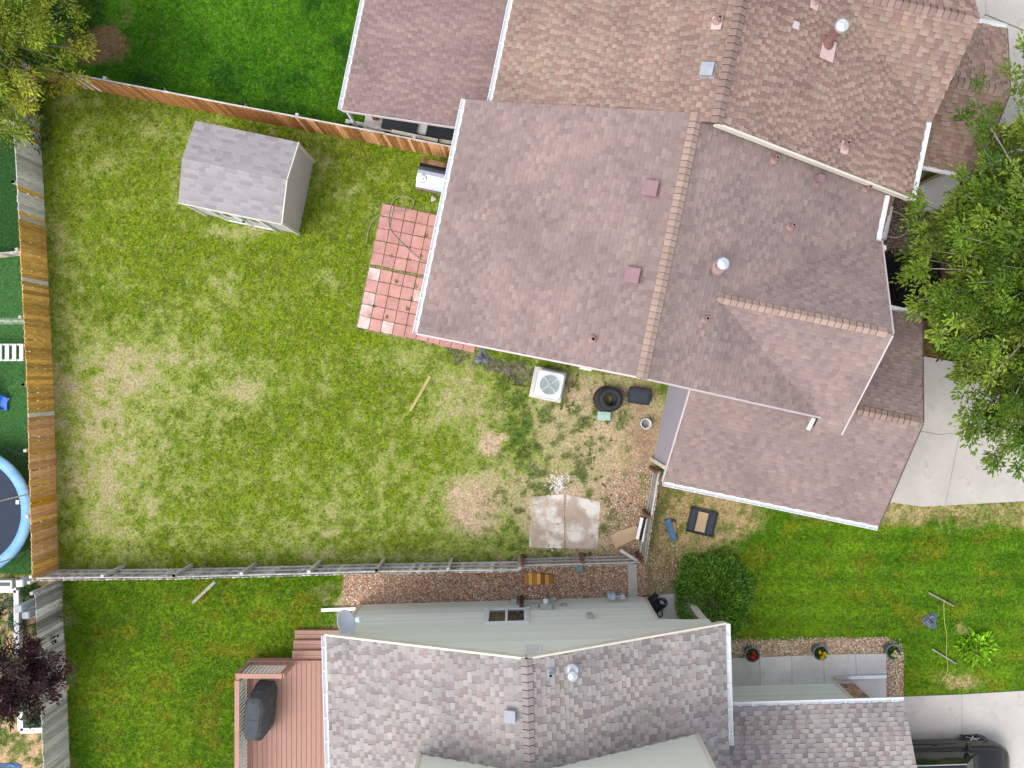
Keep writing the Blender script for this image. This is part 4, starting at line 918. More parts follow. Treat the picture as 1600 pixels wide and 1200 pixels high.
# weeds in the joints
rg = np.random.default_rng(8); V = []; CC = []
def weed(cx, cy, n, rad, ln, col, z=0.0, base=Vector((0, 0))):
    for _ in range(n):
        a = rg.uniform(0, 6.28); d = rg.uniform(0, 1) ** .5 * rad; x, y = cx + math.cos(a) * d, cy + math.sin(a) * d; t = rg.uniform(0, 6.28); L = ln * rg.uniform(.5, 1.3); w = L * .22; k = np.array(col) * rg.uniform(.6, 1.5)
        V.extend([(x - math.sin(t) * w, y + math.cos(t) * w, z), (x + math.sin(t) * w, y - math.cos(t) * w, z), (x + math.cos(t) * L, y + math.sin(t) * L, z + ln * rg.uniform(.2, .7))]); CC.extend([k * .8, k * .8, k * 1.2])
for j in range(11):
    for _ in range(34):
        x = rg.uniform(-5.3, -2.8); y = 4.41 - j * .388 - (.08 if j >= 6 else 0) + rg.normal(0, .012); q = Q @ Vector((x, y, 0)); weed(q.x, q.y, 5, .035, .04, (.15, .17, .03), .035)
for i in range(7):
    for _ in range(34):
        x = -5.29 + i * .376 + rg.normal(0, .012); y = rg.uniform(.45, 4.4); q = Q @ Vector((x, y, 0)); weed(q.x, q.y, 5, .035, .04, (.13, .17, .03), .035)
for px, py, rr in ((665, 368, .13), (650, 447, .15), (658, 400, .10), (643, 467, .10), (637, 483, .09), (612, 400, .08), (672, 390, .1), (585, 478, .07), (605, 495, .06), (640, 404, .07), (620, 440, .06)):
    q = W(px, py); weed(q.x, q.y, 90, rr * .55, .05, (.06, .12, .02), .035)
for px, py, rr, n in ((735, 640, .0, 0), (845, 720, .0, 0), (925, 868, .22, 150), (1490, 0, 0, 0), (852, 864, .18, 90), (965, 786, .16, 80), (920, 720, .2, 90), (950, 770, .25, 110), (925, 690, .2, 60), (890, 640, .3, 120), (930, 665, .22, 90), (840, 595, .3, 160), (825, 640, .3, 130), (898, 596, .18, 60), (790, 590, .3, 150), (950, 600, .3, 90), (935, 840, .1, 30), (905, 745, .2, 60), (770, 560, .2, 90), (800, 570, .2, 110), (830, 580, .2, 110), (735, 552, .1, 50)):
    for _k in range(n // 12):
        q = W(px + rg.normal(0, 14), py + rg.normal(0, 11)); weed(q.x, q.y, 10, rg.uniform(.02, .06), .06, (.10, .165, .03), .0)
o = np_mesh('weeds', V, np.arange(len(V)).reshape(-1, 3), m_grass, CC); tag(o, 'small weeds growing in the patio joints and bare soil', 'weeds', kind='stuff')

# ---------------------------------------------------------------- concrete pad
pad = empty('concrete_pad', W(882, 815), 0, 'stained white concrete pad in the back yard corner', 'concrete pad'); c0 = pad.location
def stain_mat():
    m = mat('stained_concrete', (.38, .29, .22), (.52, .43, .36), scale=1.6, rough=.9, bump=.25, bscale=30, contrast=(.35, .65)); n = m.node_tree.nodes; l = m.node_tree.links
    tc = [k for k in n if k.type == 'TEX_COORD'][0]; nz = n.new('ShaderNodeTexNoise'); nz.inputs['Scale'].default_value = 1.15; nz.inputs['Detail'].default_value = 6; nz.inputs['Roughness'].default_value = .6
    mp = n.new('ShaderNodeMapping'); mp.inputs['Location'].default_value = (3.3, 1.9, 0); l.new(tc.outputs['Object'], mp.inputs[0]); l.new(mp.outputs[0], nz.inputs[0])
    cr = n.new('ShaderNodeValToRGB'); cr.color_ramp.elements[0].position = .46; cr.color_ramp.elements[1].position = .58
    l.new(nz.outputs['Fac'], cr.inputs[0]); bs = n['Principled BSDF']; old = bs.inputs['Base Color'].links[0].from_socket
    mx = n.new('ShaderNodeMix'); mx.data_type = 'RGBA'; l.new(cr.outputs[0], mx.inputs[0]); l.new(old, mx.inputs[6]); mx.inputs[7].default_value = (.72, .68, .62, 1); l.new(mx.outputs[2], bs.inputs['Base Color'])
    return m
ms = stain_mat()
for poly in ([(829, 776), (881, 772), (882, 857), (827, 855)], [(885, 772), (938, 784), (934, 858), (884, 857)]):
    w = [W(*p) - c0 for p in poly]; MB().slab([(p.x, p.y) for p in w], -.05, .012).build('paving_slab', ms, pad)
m_chip = mat('pale_rubble', (.62, .60, .56), (.78, .76, .72), scale=8, rough=.9)
def lump(mb, c, s, rnd, col=None):
    V = [(1, 0, 0), (.5, .8, 0), (-.6, .7, 0), (-1, -.1, 0), (-.3, -.9, 0), (.7, -.7, 0), (.4, .1, .8), (-.4, -.1, .9)]
    p = [Vector((x * s * rnd.uniform(.7, 1.2), y * s * rnd.uniform(.6, 1.1), z * s * rnd.uniform(.3, .7))) + Vector(c) for x, y, z in V]
    mb.add(p, [(0, 1, 6), (1, 2, 7, 6), (2, 3, 7), (3, 4, 7), (4, 5, 6, 7), (5, 0, 6)], col)
mb = MB(); r = random.Random(9)
for _ in range(150):
    x, y = r.gauss(871, 8), r.gauss(756, 8); lump(mb, W(x, y, .0), r.uniform(.012, .045), r)
for _ in range(40):
    x, y = r.gauss(893, 14), r.gauss(760, 8); lump(mb, W(x, y, .01), r.uniform(.008, .03), r)
tag(mb.build('plaster_rubble', m_chip), 'heap of crumbled white plaster above the concrete pad', 'rubble', kind='stuff')
mb = MB()
for _ in range(36):
    x, y = r.uniform(830, 1015), r.uniform(590, 860); lump(mb, W(x, y, .005), r.uniform(.008, .02), r)
tag(mb.build('litter_chips', m_chip), 'small white chips of litter scattered over the bare soil', 'litter', kind='stuff')

# ---------------------------------------------------------------- things in the back yard
m_acw = mat('white_enamel', (.64, .65, .65), (.70, .71, .71), rough=.4); m_acg = mat('grey_fan_grille', (.30, .36, .37), (.36, .42, .43), rough=.5, metal=.3)
a = W(859, 601, .8); a.z = 0
ac = empty('air_conditioner', a, TH, 'white square air conditioner with round fan beside the house', 'air conditioner')
MB().bbox((-.03, -.01, .02), (1.02, .98, .08), .02).build('pad', m_conc2, ac); MB().bbox((0, 0, .44), (.84, .84, .78), .06).build('cabinet', m_acw, ac)
for s in range(4):
    d = Matrix.Rotation(s * math.pi / 2, 3, 'Z')
    for k in range(9): MB().box(d @ Vector((0, .425, .15 + .07 * k)), (.7, .012, .03), rz=s * math.pi / 2).build('louvre', m_acg, ac)
MB().lathe([(.33, .826), (.33, .845), (.30, .845), (.30, .83)], 32).build('fan_ring', m_acw, ac)
g = MB().lathe([(.001, .832), (.30, .832)], 32); g.build('fan_well', m_acg, ac)
mb = MB()
for k in range(7): rr = .06 + .038 * k; mb.lathe([(rr, .842), (rr + .008, .846), (rr + .012, .842)], 32)
mb.build('grille', m_acg, ac); MB().lathe([(.001, .86), (.06, .86), (.075, .85), (.075, .835)], 20).build('hub', m_acg, ac)
for k in range(4): t = k * math.pi / 2 + .8; MB().bar((math.cos(t) * .07, math.sin(t) * .07, .85), (math.cos(t) * .31, math.sin(t) * .31, .85), .022, .012).build('strut', m_acw, ac)
m_tyre = mat('black_rubber', (.022, .024, .026), (.035, .037, .04), scale=12, rough=.7, bump=.3, bscale=40)
def tyre(px, py, z, label, rad=.38, w=.24, grp='stacked tyres'):
    p = W(px, py, z + w); p.z = z
    prof = [(.19, .05), (.205, .015), (.27, 0), (rad - .05, .012), (rad - .012, .045), (rad, .08), (rad, w - .08), (rad - .012, w - .045), (rad - .05, w - .012), (.27, w), (.205, w - .015), (.19, w - .05), (.20, w / 2), (.19, .05)]
    o = MB().lathe(prof, 40).build('tyre', m_tyre, None, p, smooth=True); tag(o, label, 'tyre', grp)
    mb = MB()
    for k in range(40):
        t = k * math.pi / 20
        for z_ in (.07, .15): mb.box((math.cos(t) * (rad + .004), math.sin(t) * (rad + .004), z_ + (.02 if k % 2 else 0)), (.014, .035, .05), rz=t)
    mb.build('tread', m_tyre, o)
tyre(948, 624, .0, 'black tyre at the bottom of the stack beside the black tote', .40, .24); tyre(955, 624, .25, 'black tyre on top of the stack beside the black tote', .37, .24)
m_tote = mat('dark_plastic', (.022, .027, .032), (.035, .04, .047), rough=.45, scale=5)
p = W(999, 619, .3); p.z = 0; t = empty('storage_tote', p, R(-8), 'black plastic storage tote next to the tyres', 'tote')
MB().box((0, 0, .15), (.60, .42, .3), taper=1.08).build('body', m_tote, t); MB().bbox((0, 0, .31), (.70, .50, .05), .03).build('lid', m_tote, t)
MB().box((0, 0, .337), (.52, .32, .012)).build('lid_panel', mat('dark_blue_plastic', (.03, .04, .055), (.045, .055, .07), rough=.35), t)
for s in (-1, 1): MB().box((s * .37, 0, .30), (.05, .18, .05)).build('handle', m_tote, t)
p = W(1009, 662, .3); p.z = 0; b = empty('bucket', p, 0, 'white plastic bucket standing by the garage wall', 'bucket')
m_buck = mat('white_plastic', (.72, .74, .74), (.78, .79, .79), rough=.45)
MB().lathe([(.001, .0), (.13, 0), (.155, .33), (.165, .33), (.165, .36), (.145, .36), (.12, .03), (.001, .03)], 28).build('shell', m_buck, b, smooth=False)
MB().lathe([(.001, .12), (.128, .12)], 24).build('contents', mat('murky_water', (.22, .24, .20), (.28, .29, .25), rough=.2), b); MB().tube([(.16 * math.cos(t), .16 * math.sin(t), .33 - .05 * math.sin(t)) for t in np.linspace(0, math.pi, 12)], .005, 6).build('handle', m_galv, b)
p = W(944, 650, .2); p.z = 0; g = empty('green_crate', p, R(-4), 'small pale green plastic box below the tyres', 'crate'); m_mint = mat('mint_plastic', (.34, .50, .42), (.42, .57, .49), rough=.5)
MB().bbox((0, 0, .09), (.38, .24, .18), .02).build('body', m_mint, g); MB().bbox((0, 0, .195), (.41, .27, .025), .015).build('lid', m_mint, g)
for k in range(4): MB().box((-.13 + k * .085, .05, .216), (.04, .10, .02)).build('lid_rib', m_mint, g)
# silver barrel grill half under the eave
p = W(686, 276, .95); p.z = 0; g = empty('barrel_grill', p, TH, 'shiny silver barrel shaped grill with round gauge under the eave', 'grill'); g.scale = (1.15, 1.2, 1.1)
m_chrome = mat('polished_steel', (.50, .53, .57), (.64, .67, .71), rough=.22, metal=1.0, scale=3)
sec = [(.41 * math.cos(t), .72 + .28 * math.sin(t)) for t in np.linspace(-.25, math.pi + .25, 16)]
hd = MB().add([(x, y, z) for x in (-.55, .6) for y, z in sec], [(i, i + 1, 17 + i, 16 + i) for i in range(15)] + [tuple(range(16)), tuple(range(16, 32))]); hd.build('hood', m_chrome, g)
MB().box((0.02, 0, .56), (1.1, .58, .2)).build('firebox', m_tote, g)
Mr = Matrix.Rotation(R(28), 3, 'X')
gp = Vector((-.38, -.15, .985)); MB().lathe([(.11, 0), (.11, .03), (.08, .035)], 24, c=gp, M=Mr, cap=True).build('gauge', m_ventg, g); MB().lathe([(.001, .037), (.078, .037)], 24, c=gp, M=Mr).build('gauge_face', m_buck, g); MB().box(gp + Vector((.01, -.01, .045)), (.09, .014, .006), M=Mr @ Matrix.Rotation(.8, 3, 'Z')).build('needle', m_black, g)
for x in (-.5, .5):
    for y in (-.28, .28): MB().box((x, y, .26), (.05, .05, .52)).build('leg', m_tote, g)
# hose on the patio
m_hose = mat('green_hose', (.26, .29, .20), (.33, .36, .26), rough=.5)
def smooth_path(pts, z, n=8):
    P = [W(a, b, z) for a, b in pts]; out = []
    for i in range(len(P) - 1):
        p0, p1, p2, p3 = P[max(i - 1, 0)], P[i], P[i + 1], P[min(i + 2, len(P) - 1)]
        for k in range(n):
            t = k / n; out.append(.5 * ((2 * p1) + (p2 - p0) * t + (2 * p0 - 5 * p1 + 4 * p2 - p3) * t * t + (3 * p1 - p0 - 3 * p2 + p3) * t ** 3))
    return out + [P[-1]]
tag(MB().tube(smooth_path([(572, 382), (577, 355), (590, 338), (612, 331), (634, 329), (645, 322), (645, 313), (632, 306), (618, 310), (611, 322), (607, 345), (612, 362), (628, 380), (648, 398), (660, 407), (680, 412)], .075), .013, 7).build('garden_hose', m_hose, smooth=True), 'green garden hose looping across the red pavers', 'hose')
tag(MB().tube(smooth_path([(1372, 331), (1395, 330), (1412, 338), (1419, 352), (1414, 365), (1398, 371), (1374, 366)], .05), .016, 7).build('white_hose', mat('cream_hose', (.55, .48, .38), (.62, .55, .45), rough=.5), smooth=True), 'cream hose loop on the brown gravel bed', 'hose')
m_stick = mat('dull_weathered_stick', (.24, .215, .185), (.36, .33, .29), scale=7, rough=.9)
m_plank = mat('dead_straw_plank', (.38, .32, .11), (.48, .40, .17), scale=4, rough=.9, stretch=(1, 1, 1))
def board(name, label, a, b, z0, z1, w, t, m, cat='board'):
    o = MB().bar(W(*a, z0), W(*b, z1), w, t).build(name, m); return tag(o, label, cat)
board('lying_board', 'thin yellowed board lying in the middle of the yard grass', (672, 588), (641, 642), .03, .03, .09, .025, m_plank)
board('leaning_board', 'narrow grey board leaning out from the south fence', (336, 909), (301, 942), .9, .05, .09, .03, m_stick)
board('fallen_rail', 'weathered loose rail lying across the fence corner', (970, 860), (1001, 880), .25, 1.0, .09, .04, m_rail)
board('ground_pole', 'dark thin pole lying on soil below the air conditioner', (800, 601), (856, 607), .03, .03, .025, .025, m_brown)
# grey tarp heap by the wall
def crumple(name, label, cat, px, py, rx, ry, h, m, seed, z=0.0):
    r = random.Random(seed); n = 9; mb = MB(); pts = []; c = W(px, py)
    for i in range(n):
        for k in range(14):
            t = 2 * math.pi * k / 14; q = (i + .4) / n; rr = q * (1 + .25 * math.sin(3 * t + seed) + r.uniform(-.14, .14))
            pts.append((c.x + rx * rr * math.cos(t), c.y + ry * rr * math.sin(t), z + max(.008, h * (1 - q ** 1.5) * r.uniform(.5, 1.2))))
    fs = [(i * 14 + k, i * 14 + (k + 1) % 14, (i + 1) * 14 + (k + 1) % 14, (i + 1) * 14 + k) for i in range(n - 1) for k in range(14)] + [tuple(range(14))]
    return tag(mb.add(pts, fs).build(name, m), label, cat)
crumple('grey_tarp', 'crumpled grey plastic sheet by the house wall near the patio', 'tarp', 754, 558, .24, .24, .14, mat('grey_plastic_sheet', (.11, .12, .14), (.20, .21, .23), rough=.45), 3)
crumple('weed_fabric', 'crumpled dark grey bag on the front lawn beside the stakes', 'bag', 1454, 970, .24, .26, .16, mat('slate_plastic', (.06, .08, .12), (.17, .20, .25), rough=.4), 5)
crumple('white_rag', 'small white crumpled rag in the grass by the barrel grill', 'rag', 677, 311, .08, .08, .06, m_chip, 8)
# cardboard and painted boards in the corner
m_card = mat('brown_cardboard', (.46, .32, .19), (.52, .37, .23), scale=3, rough=.85)
cb = [(955, 840), (962, 832), (995, 820), (999, 836), (996, 840), (962, 857)]; c0 = W(978, 840)
o = MB().add([(*(W(a, b, .1) - c0).to_2d(), .05 + .10 * (a > 980) + .02 * (b > 845)) for a, b in cb] + [(*(W(a, b, .1) - c0).to_2d(), .038 + .10 * (a > 980) + .02 * (b > 845)) for a, b in cb], [tuple(reversed(range(6))), tuple(range(6, 12))] + [(i, (i + 1) % 6, 6 + (i + 1) % 6, 6 + i) for i in range(6)]).build('cardboard_sheet', m_card, None, c0)
tag(o, 'flattened brown cardboard sheet beside the concrete pad', 'cardboard')
m_wboard = mat('white_speckled_board', (.30, .30, .31), (.82, .82, .81), scale=9, rough=.6, contrast=(.34, .40))
_d = (W(1014, 800) - W(1003, 850)).normalized(); _n = Vector((-.60, -.12, .79)).normalized(); _a = _n.cross(_d).normalized(); _c = W(1005.5, 827, .42); _u = _d * .36
o = MB().bar(_c - _u, _c + _u, .36, .02, up=_n).build('backing_sheet', m_black); tag(o, 'black backing sheet behind the two white panels on the fence', 'panel')
for lb, t_, wd, k in (('narrow white speckled panel leaning low on the side fence', -1, .10, .95), ('wider white speckled panel leaning higher on the side fence', 1, .15, 1.0)):
    q = _c + _a * (.115 * (t_ if _a.z > 0 else -t_)) + _n * .028
    o = MB().bar(q - _u * k, q + _u * k, wd, .03, up=_n).build('leaning_sign', m_wboard); tag(o, lb, 'panel', 'white panels leaning on the side fence')
# front side of the side fence: blue scooper, black tray with cardboard
p = W(1047, 827); g = empty('blue_trough', p, R(-72), 'worn blue plastic trough with wooden slat on dry grass', 'trough'); m_blue = mat('worn_blue_plastic', (.07, .18, .36), (.13, .27, .46), rough=.5, scale=6)
g.location.z = 0; MB().box((0, 0, .05), (.66, .17, .05)).box((0, .08, .09), (.66, .025, .12)).box((0, -.08, .09), (.66, .025, .12)).box((.32, 0, .09), (.03, .17, .12)).build('trough_body', m_blue, g); MB().bar((-.2, .16, .06), (.14, .12, .06), .08, .03).build('slat', m_wood, g); MB().bar((-.26, .20, .05), (.10, .03, .03), .12, .04).build('base', m_tote, g)
p = W(1096, 815); g = empty('black_tray', p, R(-13), 'square black tray holding a brown cardboard strip', 'tray')
MB().box((0, 0, .04), (.84, .74, .06)).build('tray_base', m_tote, g)
for x, y, sx, sy in ((-.41, 0, .04, .76), (.41, 0, .04, .76), (0, .37, .86, .04), (0, -.37, .86, .04)): MB().box((x, y, .085), (sx, sy, .09)).build('rim', m_tote, g)
for x in (-.3, .3): MB().box((x, 0, .075), (.16, .66, .02)).build('rib', MATS['dark_blue_plastic'], g)
MB().box((-.02, 0, .10), (.31, .62, .03)).build('cardboard_strip', m_card, g)
# south side strip
g = empty('wood_pallet', W(842, 903), 0, 'small red brown board panel lying on the rock mulch', 'panel')
for k in range(7): MB().box((-.40 + k * .13, -.02 + .02 * math.sin(k), .07), (.12, .40 - .02 * k, .03), rz=.02).build('plank', m_forg if k % 2 else m_fcedar, g)
for y in (-.12, .1): MB().box((0, y, .03), (.9, .07, .05)).build('batten', m_fcedar, g)
p = W(905, 889, .1); o = MB().bbox((0, 0, .05), (.24, .18, .1), .02).build('teal_lid', mat('teal_plastic', (.14, .30, .30), (.20, .37, .37), rough=.5), None, (p.x, p.y, 0)); tag(o, 'small teal plastic lid on mulch under the south fence', 'lid')
o = MB().slab(pts2((981, 880), (995, 880), (996, 934), (982, 935), z=.06), 0, .07).build('concrete_plank', m_conc); tag(o, 'pale concrete strip bridging the mulch from fence to house', 'concrete strip')
tag(MB().bar(W(502, 953, .08), W(556, 951, .08), .10, .08).build('downspout_extension', m_white), 'white downspout extension lying at the house corner', 'downspout')
# satellite dish
p = W(541, 973, 3.45); g = empty('satellite_dish', p, 0, 'pale grey satellite dish fixed at the sage house corner', 'satellite dish'); m_dish = mat('dish_grey', (.58, .64, .70), (.66, .71, .76), rough=.4)
Md = Matrix.Rotation(R(22), 3, 'Z') @ Matrix.Rotation(R(58), 3, 'Y'); prof = [(.001, -.07), (.12, -.062), (.24, -.035), (.34, .0), (.36, .008), (.36, -.004), (.24, -.05), (.12, -.078), (.001, -.085)]
mb = MB().lathe(prof, 32, M=Md @ Matrix.Diagonal((.88, 1.0, 1.0))); mb.build('reflector', m_dish, g, smooth=True)
fp = Md @ Vector((.02, 0, .50)); MB().bar(Md @ Vector((.34, 0, .0)), fp, .045, .045).build('feed_arm', m_dish, g); MB().lathe([(.05, -.12), (.08, -.07), (.08, .05), (.001, .055)], 14, c=fp, M=Md).build('feed_horn', m_dish, g)
MB().tube([(-.02, -.02, -.1), (-.02, -.2, -.35), (.0, -.52, -.35)], .025).build('mast', m_galv, g)
# hose reel on the porch
p = W(1022, 944, .4); g = empty('hose_reel', (p.x, p.y, .12), R(30), 'black hose reel on the porch by the sage wall', 'hose reel')
My = Matrix.Rotation(R(90), 3, 'X'); MB().lathe([(.26, -.2), (.26, -.17), (.15, -.17), (.15, .17), (.26, .17), (.26, .2), (.02, .2)], 24, c=(0, 0, .3), M=My, cap=True).build('drum', m_tote, g)
for k in range(6): MB().lathe([(.17 + .015 * math.cos(t), .015 * math.sin(t)) for t in np.linspace(0, 6.283, 8)], 20, c=(0, -.13 + .05 * k, .3), M=My).build('hose_turn', m_tyre, g, smooth=True)
for s in (-1, 1): MB().bar((-.22, s * .22, 0), (0, s * .22, .32), .03, .03).bar((.22, s * .22, 0), (0, s * .22, .32), .03, .03).build('stand', m_tote, g)
coil = [(1003, 932), (1012, 931), (1020, 933)] + [(1033 + (8 + 2 * math.sin(t * .7)) * math.cos(t), 943 + (7 + 1.5 * math.cos(t * .5)) * math.sin(t)) for t in np.linspace(3.6, 23, 40)] + [(1034, 954), (1035, 962), (1030, 964), (1026, 957)]
tag(MB().tube(smooth_path(coil, .16, 3), .016, 6).build('black_hose', m_tyre, smooth=True), 'tangled black hose lying on the grey porch floor', 'hose')
# flower pots
m_pot = mat('slate_glazed_pot', (.09, .13, .15), (.15, .19, .21), rough=.4); m_soil = mat('dark_soil', (.03, .02, .015), (.05, .035, .025), rough=.95)
m_leaf = mat('leaf', (.85, .85, .85), (1.15, 1.15, 1.15), scale=2, rough=.6, attr=True, trans=.3, spec=.25)
def leaf_mesh(name, P, D, Ln, Wd, Col, parent=None, m=None, droop=.25, seed=0, fold=.15):
    r = np.random.default_rng(seed); P = np.asarray(P, float); D = np.asarray(D, float); n = len(P); D /= np.linalg.norm(D, axis=1)[:, None] + 1e-9
    up = np.array([0, 0, 1.0]) + r.normal(0, .45, (n, 3)); sd = np.cross(D, up); sd /= np.linalg.norm(sd, axis=1)[:, None] + 1e-9; nr = np.cross(sd, D)
    L = np.asarray(Ln)[:, None]; Wd = np.asarray(Wd)[:, None]
    mid = P + D * L * .5 + nr * L * fold; V = np.stack([P, mid + sd * Wd * .5 - nr * L * fold * .6, P + D * L - np.array([0, 0, 1]) * L * droop, mid - sd * Wd * .5 - nr * L * fold * .6], 1).reshape(-1, 3)
    F = np.arange(n * 4).reshape(-1, 4); o = np_mesh(name, V, F, m or m_leaf, np.repeat(np.asarray(Col), 4, 0), parent); return o
def pot(px, py, label, fcols, seed):
    p = W(px, py, .2); g = empty('flower_pot', (p.x, p.y, 0), 0, label, 'flower pot', 'pots along the front path'); r = np.random.default_rng(seed)
    MB().lathe([(.001, 0), (.17, 0), (.215, .36), (.235, .36), (.235, .40), (.20, .40), (.18, .33), (.001, .33)], 26).build('pot', m_pot, g); MB().lathe([(.001, .345), (.185, .345)], 20).build('soil', m_soil, g)
    n = 130; a = r.uniform(0, 6.28, n); d = r.uniform(0, .12, n); P = np.stack([d * np.cos(a), d * np.sin(a), np.full(n, .36)], 1); D = np.stack([np.cos(a), np.sin(a), r.uniform(.3, 2, n)], 1)
    leaf_mesh('foliage', P, D, r.uniform(.07, .15, n), r.uniform(.03, .05, n), np.array([(.07, .13, .02)]) * r.uniform(.5, 1.5, (n, 1)), g, seed=seed)
    for k in range(9):
        a = r.uniform(0, 6.28); d = r.uniform(.02, .15); c = fcols[k % len(fcols)]; q = Vector((d * math.cos(a) + .03, d * math.sin(a) - .05, .47 + r.uniform(-.03, .05)))
        mb = MB()
        for j in range(6): t = j * 1.047; mb.add([q, q + Vector((math.cos(t - .4) * .035, math.sin(t - .4) * .035, .012)), q + Vector((math.cos(t) * .055, math.sin(t) * .055, .0)), q + Vector((math.cos(t + .4) * .035, math.sin(t + .4) * .035, .012))], [(0, 1, 2, 3)], c)
        mb.build('flower', m_leaf, g)
pot(1173, 1020, 'slate flower pot with red blooms nearest the round shrub', [(.55, .01, .02), (.45, .01, .03), (.6, .05, .05)], 1)
pot(1279, 1017, 'slate flower pot with yellow blooms midway along the path', [(.75, .45, .02), (.8, .6, .05)], 2)
pot(1392, 1016, 'slate flower pot with white and lime blooms at path corner', [(.75, .72, .6), (.5, .5, .1), (.7, .65, .3)], 3)
tag(MB().bar(W(1304, 1059, .1), W(1385, 1057, .1), .10, .06).build('metal_downspout', m_galv), 'pale metal downspout extension crossing the front path', 'downspout')
# stakes and rope on the front lawn
m_yel = mat('yellow_rope', (.42, .40, .10), (.50, .48, .16), rough=.7)
tag(MB().bar(W(1451, 926, .08), W(1490, 947, .08), .045, .04).build('wooden_stake', m_stick), 'grey wooden stake on the lawn above the dark bag', 'stake'); tag(MB().bar(W(1456, 1014, .08), W(1494, 1037, .08), .045, .04).build('wooden_stake', m_stick), 'grey wooden stake on the lawn below the dark bag', 'stake')
tag(MB().tube(smooth_path([(1475, 940), (1475, 960), (1477, 980), (1479, 990), (1479, 1010), (1479, 1028), (1481, 1040), (1478, 1055), (1472, 1064)], .11), .010, 6).build('yellow_rope', m_yel, smooth=True), 'yellow rope running between the two lawn stakes', 'rope')

# ---------------------------------------------------------------- neighbour's patio things under the north eave
q = W(600, 200); Qn = TH
def patio_box(name, label, cat, px, py, z, sx, sy, sz, m, parts):
    p = W(px, py, z + sz); g = empty(name, (p.x, p.y, z), Qn, label, cat)
    MB().bbox((0, 0, sz * .45), (sx, sy, sz * .9), .02).build('body', m, g); MB().bbox((0, 0, sz * .95), (sx * 1.05, sy * 1.05, sz * .1), .015).build('lid', parts, g); return g
patio_box('deck_box', 'black storage box under the neighbour patio roof', 'storage box', 700, 212, .08, 1.3, .55, .6, m_tote, m_tote)
patio_box('white_cooler', 'white topped cooler under the neighbour patio roof', 'cooler', 662, 202, .08, .6, .3, .5, m_ventg, m_buck)
patio_box('dark_grill', 'dark covered grill beneath the neighbour patio roof edge', 'grill', 624, 192, .08, 1.0, .5, .7, m_black, m_tote)
g = patio_box('red_wagon', 'red wagon behind the cream planter board', 'wagon', 612, 199, .08, .4, .25, .25, mat('red_paint', (.35, .02, .02), (.42, .03, .03), rough=.5), m_tote)
def plank(name, label, a, b, z, w, t, m, cat='board'):
    o = MB().bar(W(*a, z), W(*b, z), w, t).build(name, m); return tag(o, label, cat)
plank('cream_board', 'cream board resting behind the cedar fence top', (612, 205), (684, 220), .9, .10, .06, m_cream)
plank('planter_edge', 'grey planter edge board at the neighbour patio corner', (540, 189), (612, 204), .7, .11, .05, m_rail); plank('planter_edge', 'pale planter edge board tucked beneath the white gutter', (686, 220), (735, 228), .7, .11, .05, m_cream)
# ---------------------------------------------------------------- deck
g = empty('deck', (-6.9, -10.8, 0), 0, 'red brown composite deck with railing and three steps', 'deck'); dx, dy = 6.9, 10.8
m_comp = mat('red_brown_composite', (.36, .205, .158), (.42, .24, .188), scale=6, rough=.7, stretch=(8, .6, 1), rnd=.06); m_comp2 = mat('red_brown_rail', (.39, .215, .165), (.44, .25, .195), scale=4, rough=.6)
ZD = .60; X0, X1, Y1 = -8.32, -5.28, -8.74
x = X0; o = MB().bbox((0, 0, 0), (.142, 4.4, .03), .006).build('deck_board', m_comp); me = o.data; bpy.data.objects.remove(o)
while x < X1 - .05:
    inst('deck_board', me, g, Matrix.Translation((x + .075 + dx, Y1 - 2.2 + dy, ZD - .015))); x += .15
MB().box((dx + (X0 + X1) / 2, Y1 + .02 + dy, ZD - .16), (X1 - X0, .04, .3)).box((X0 - .02 + dx, Y1 - 2.2 + dy, ZD - .16), (.04, 4.4, .3)).build('fascia', m_comp2, g)
for k in range(3):
    zt = .45 - k * .15; yy = Y1 + .04 + .27 * k
    st = MB().box((-6.16 + dx, yy + .135 + dy, zt - .075), (1.62, .27, .12)).build('step', m_comp2, g)
    for j in range(2): MB().bbox((-6.16 + dx, yy + .07 + .135 * j + dy, zt), (1.66, .128, .03), .006).build('tread_board', m_comp, st)
ZT = 1.62
def railing(a, b):
    a, b = Vector(a), Vector(b); d = (b - a).normalized()
    MB().bar(a + Vector((dx, dy, ZT)), b + Vector((dx, dy, ZT)), .14, .04).build('top_rail', m_comp2, g)
    MB().bar(a + Vector((dx, dy, ZT - .07)), b + Vector((dx, dy, ZT - .07)), .05, .09).build('upper_rail', m_comp2, g); MB().bar(a + Vector((dx, dy, ZD + .10)), b + Vector((dx, dy, ZD + .10)), .05, .09).build('bottom_rail', m_comp2, g)
    n = int((b - a).length / .115)
    for i in range(n):
        q = a + d * (.1 + i * .115); MB().box((q.x + dx, q.y + dy, (ZD + ZT) / 2), (.04, .04, ZT - ZD - .2)).build('baluster', m_white, g)
    for q in (a, b): MB().box((q.x + dx, q.y + dy, (ZD + ZT) / 2 - .1), (.12, .12, ZT - ZD + .15)).build('post', m_comp2, g)
railing((X0 + .02, Y1 - .06, 0), (-6.98, Y1 - .06, 0)); railing((X0 + .02, Y1 - .2, 0), (X0 + .02, Y1 - 4.2, 0)); railing((-5.78, Y1 - .06, 0), (-5.35, Y1 - .06, 0))
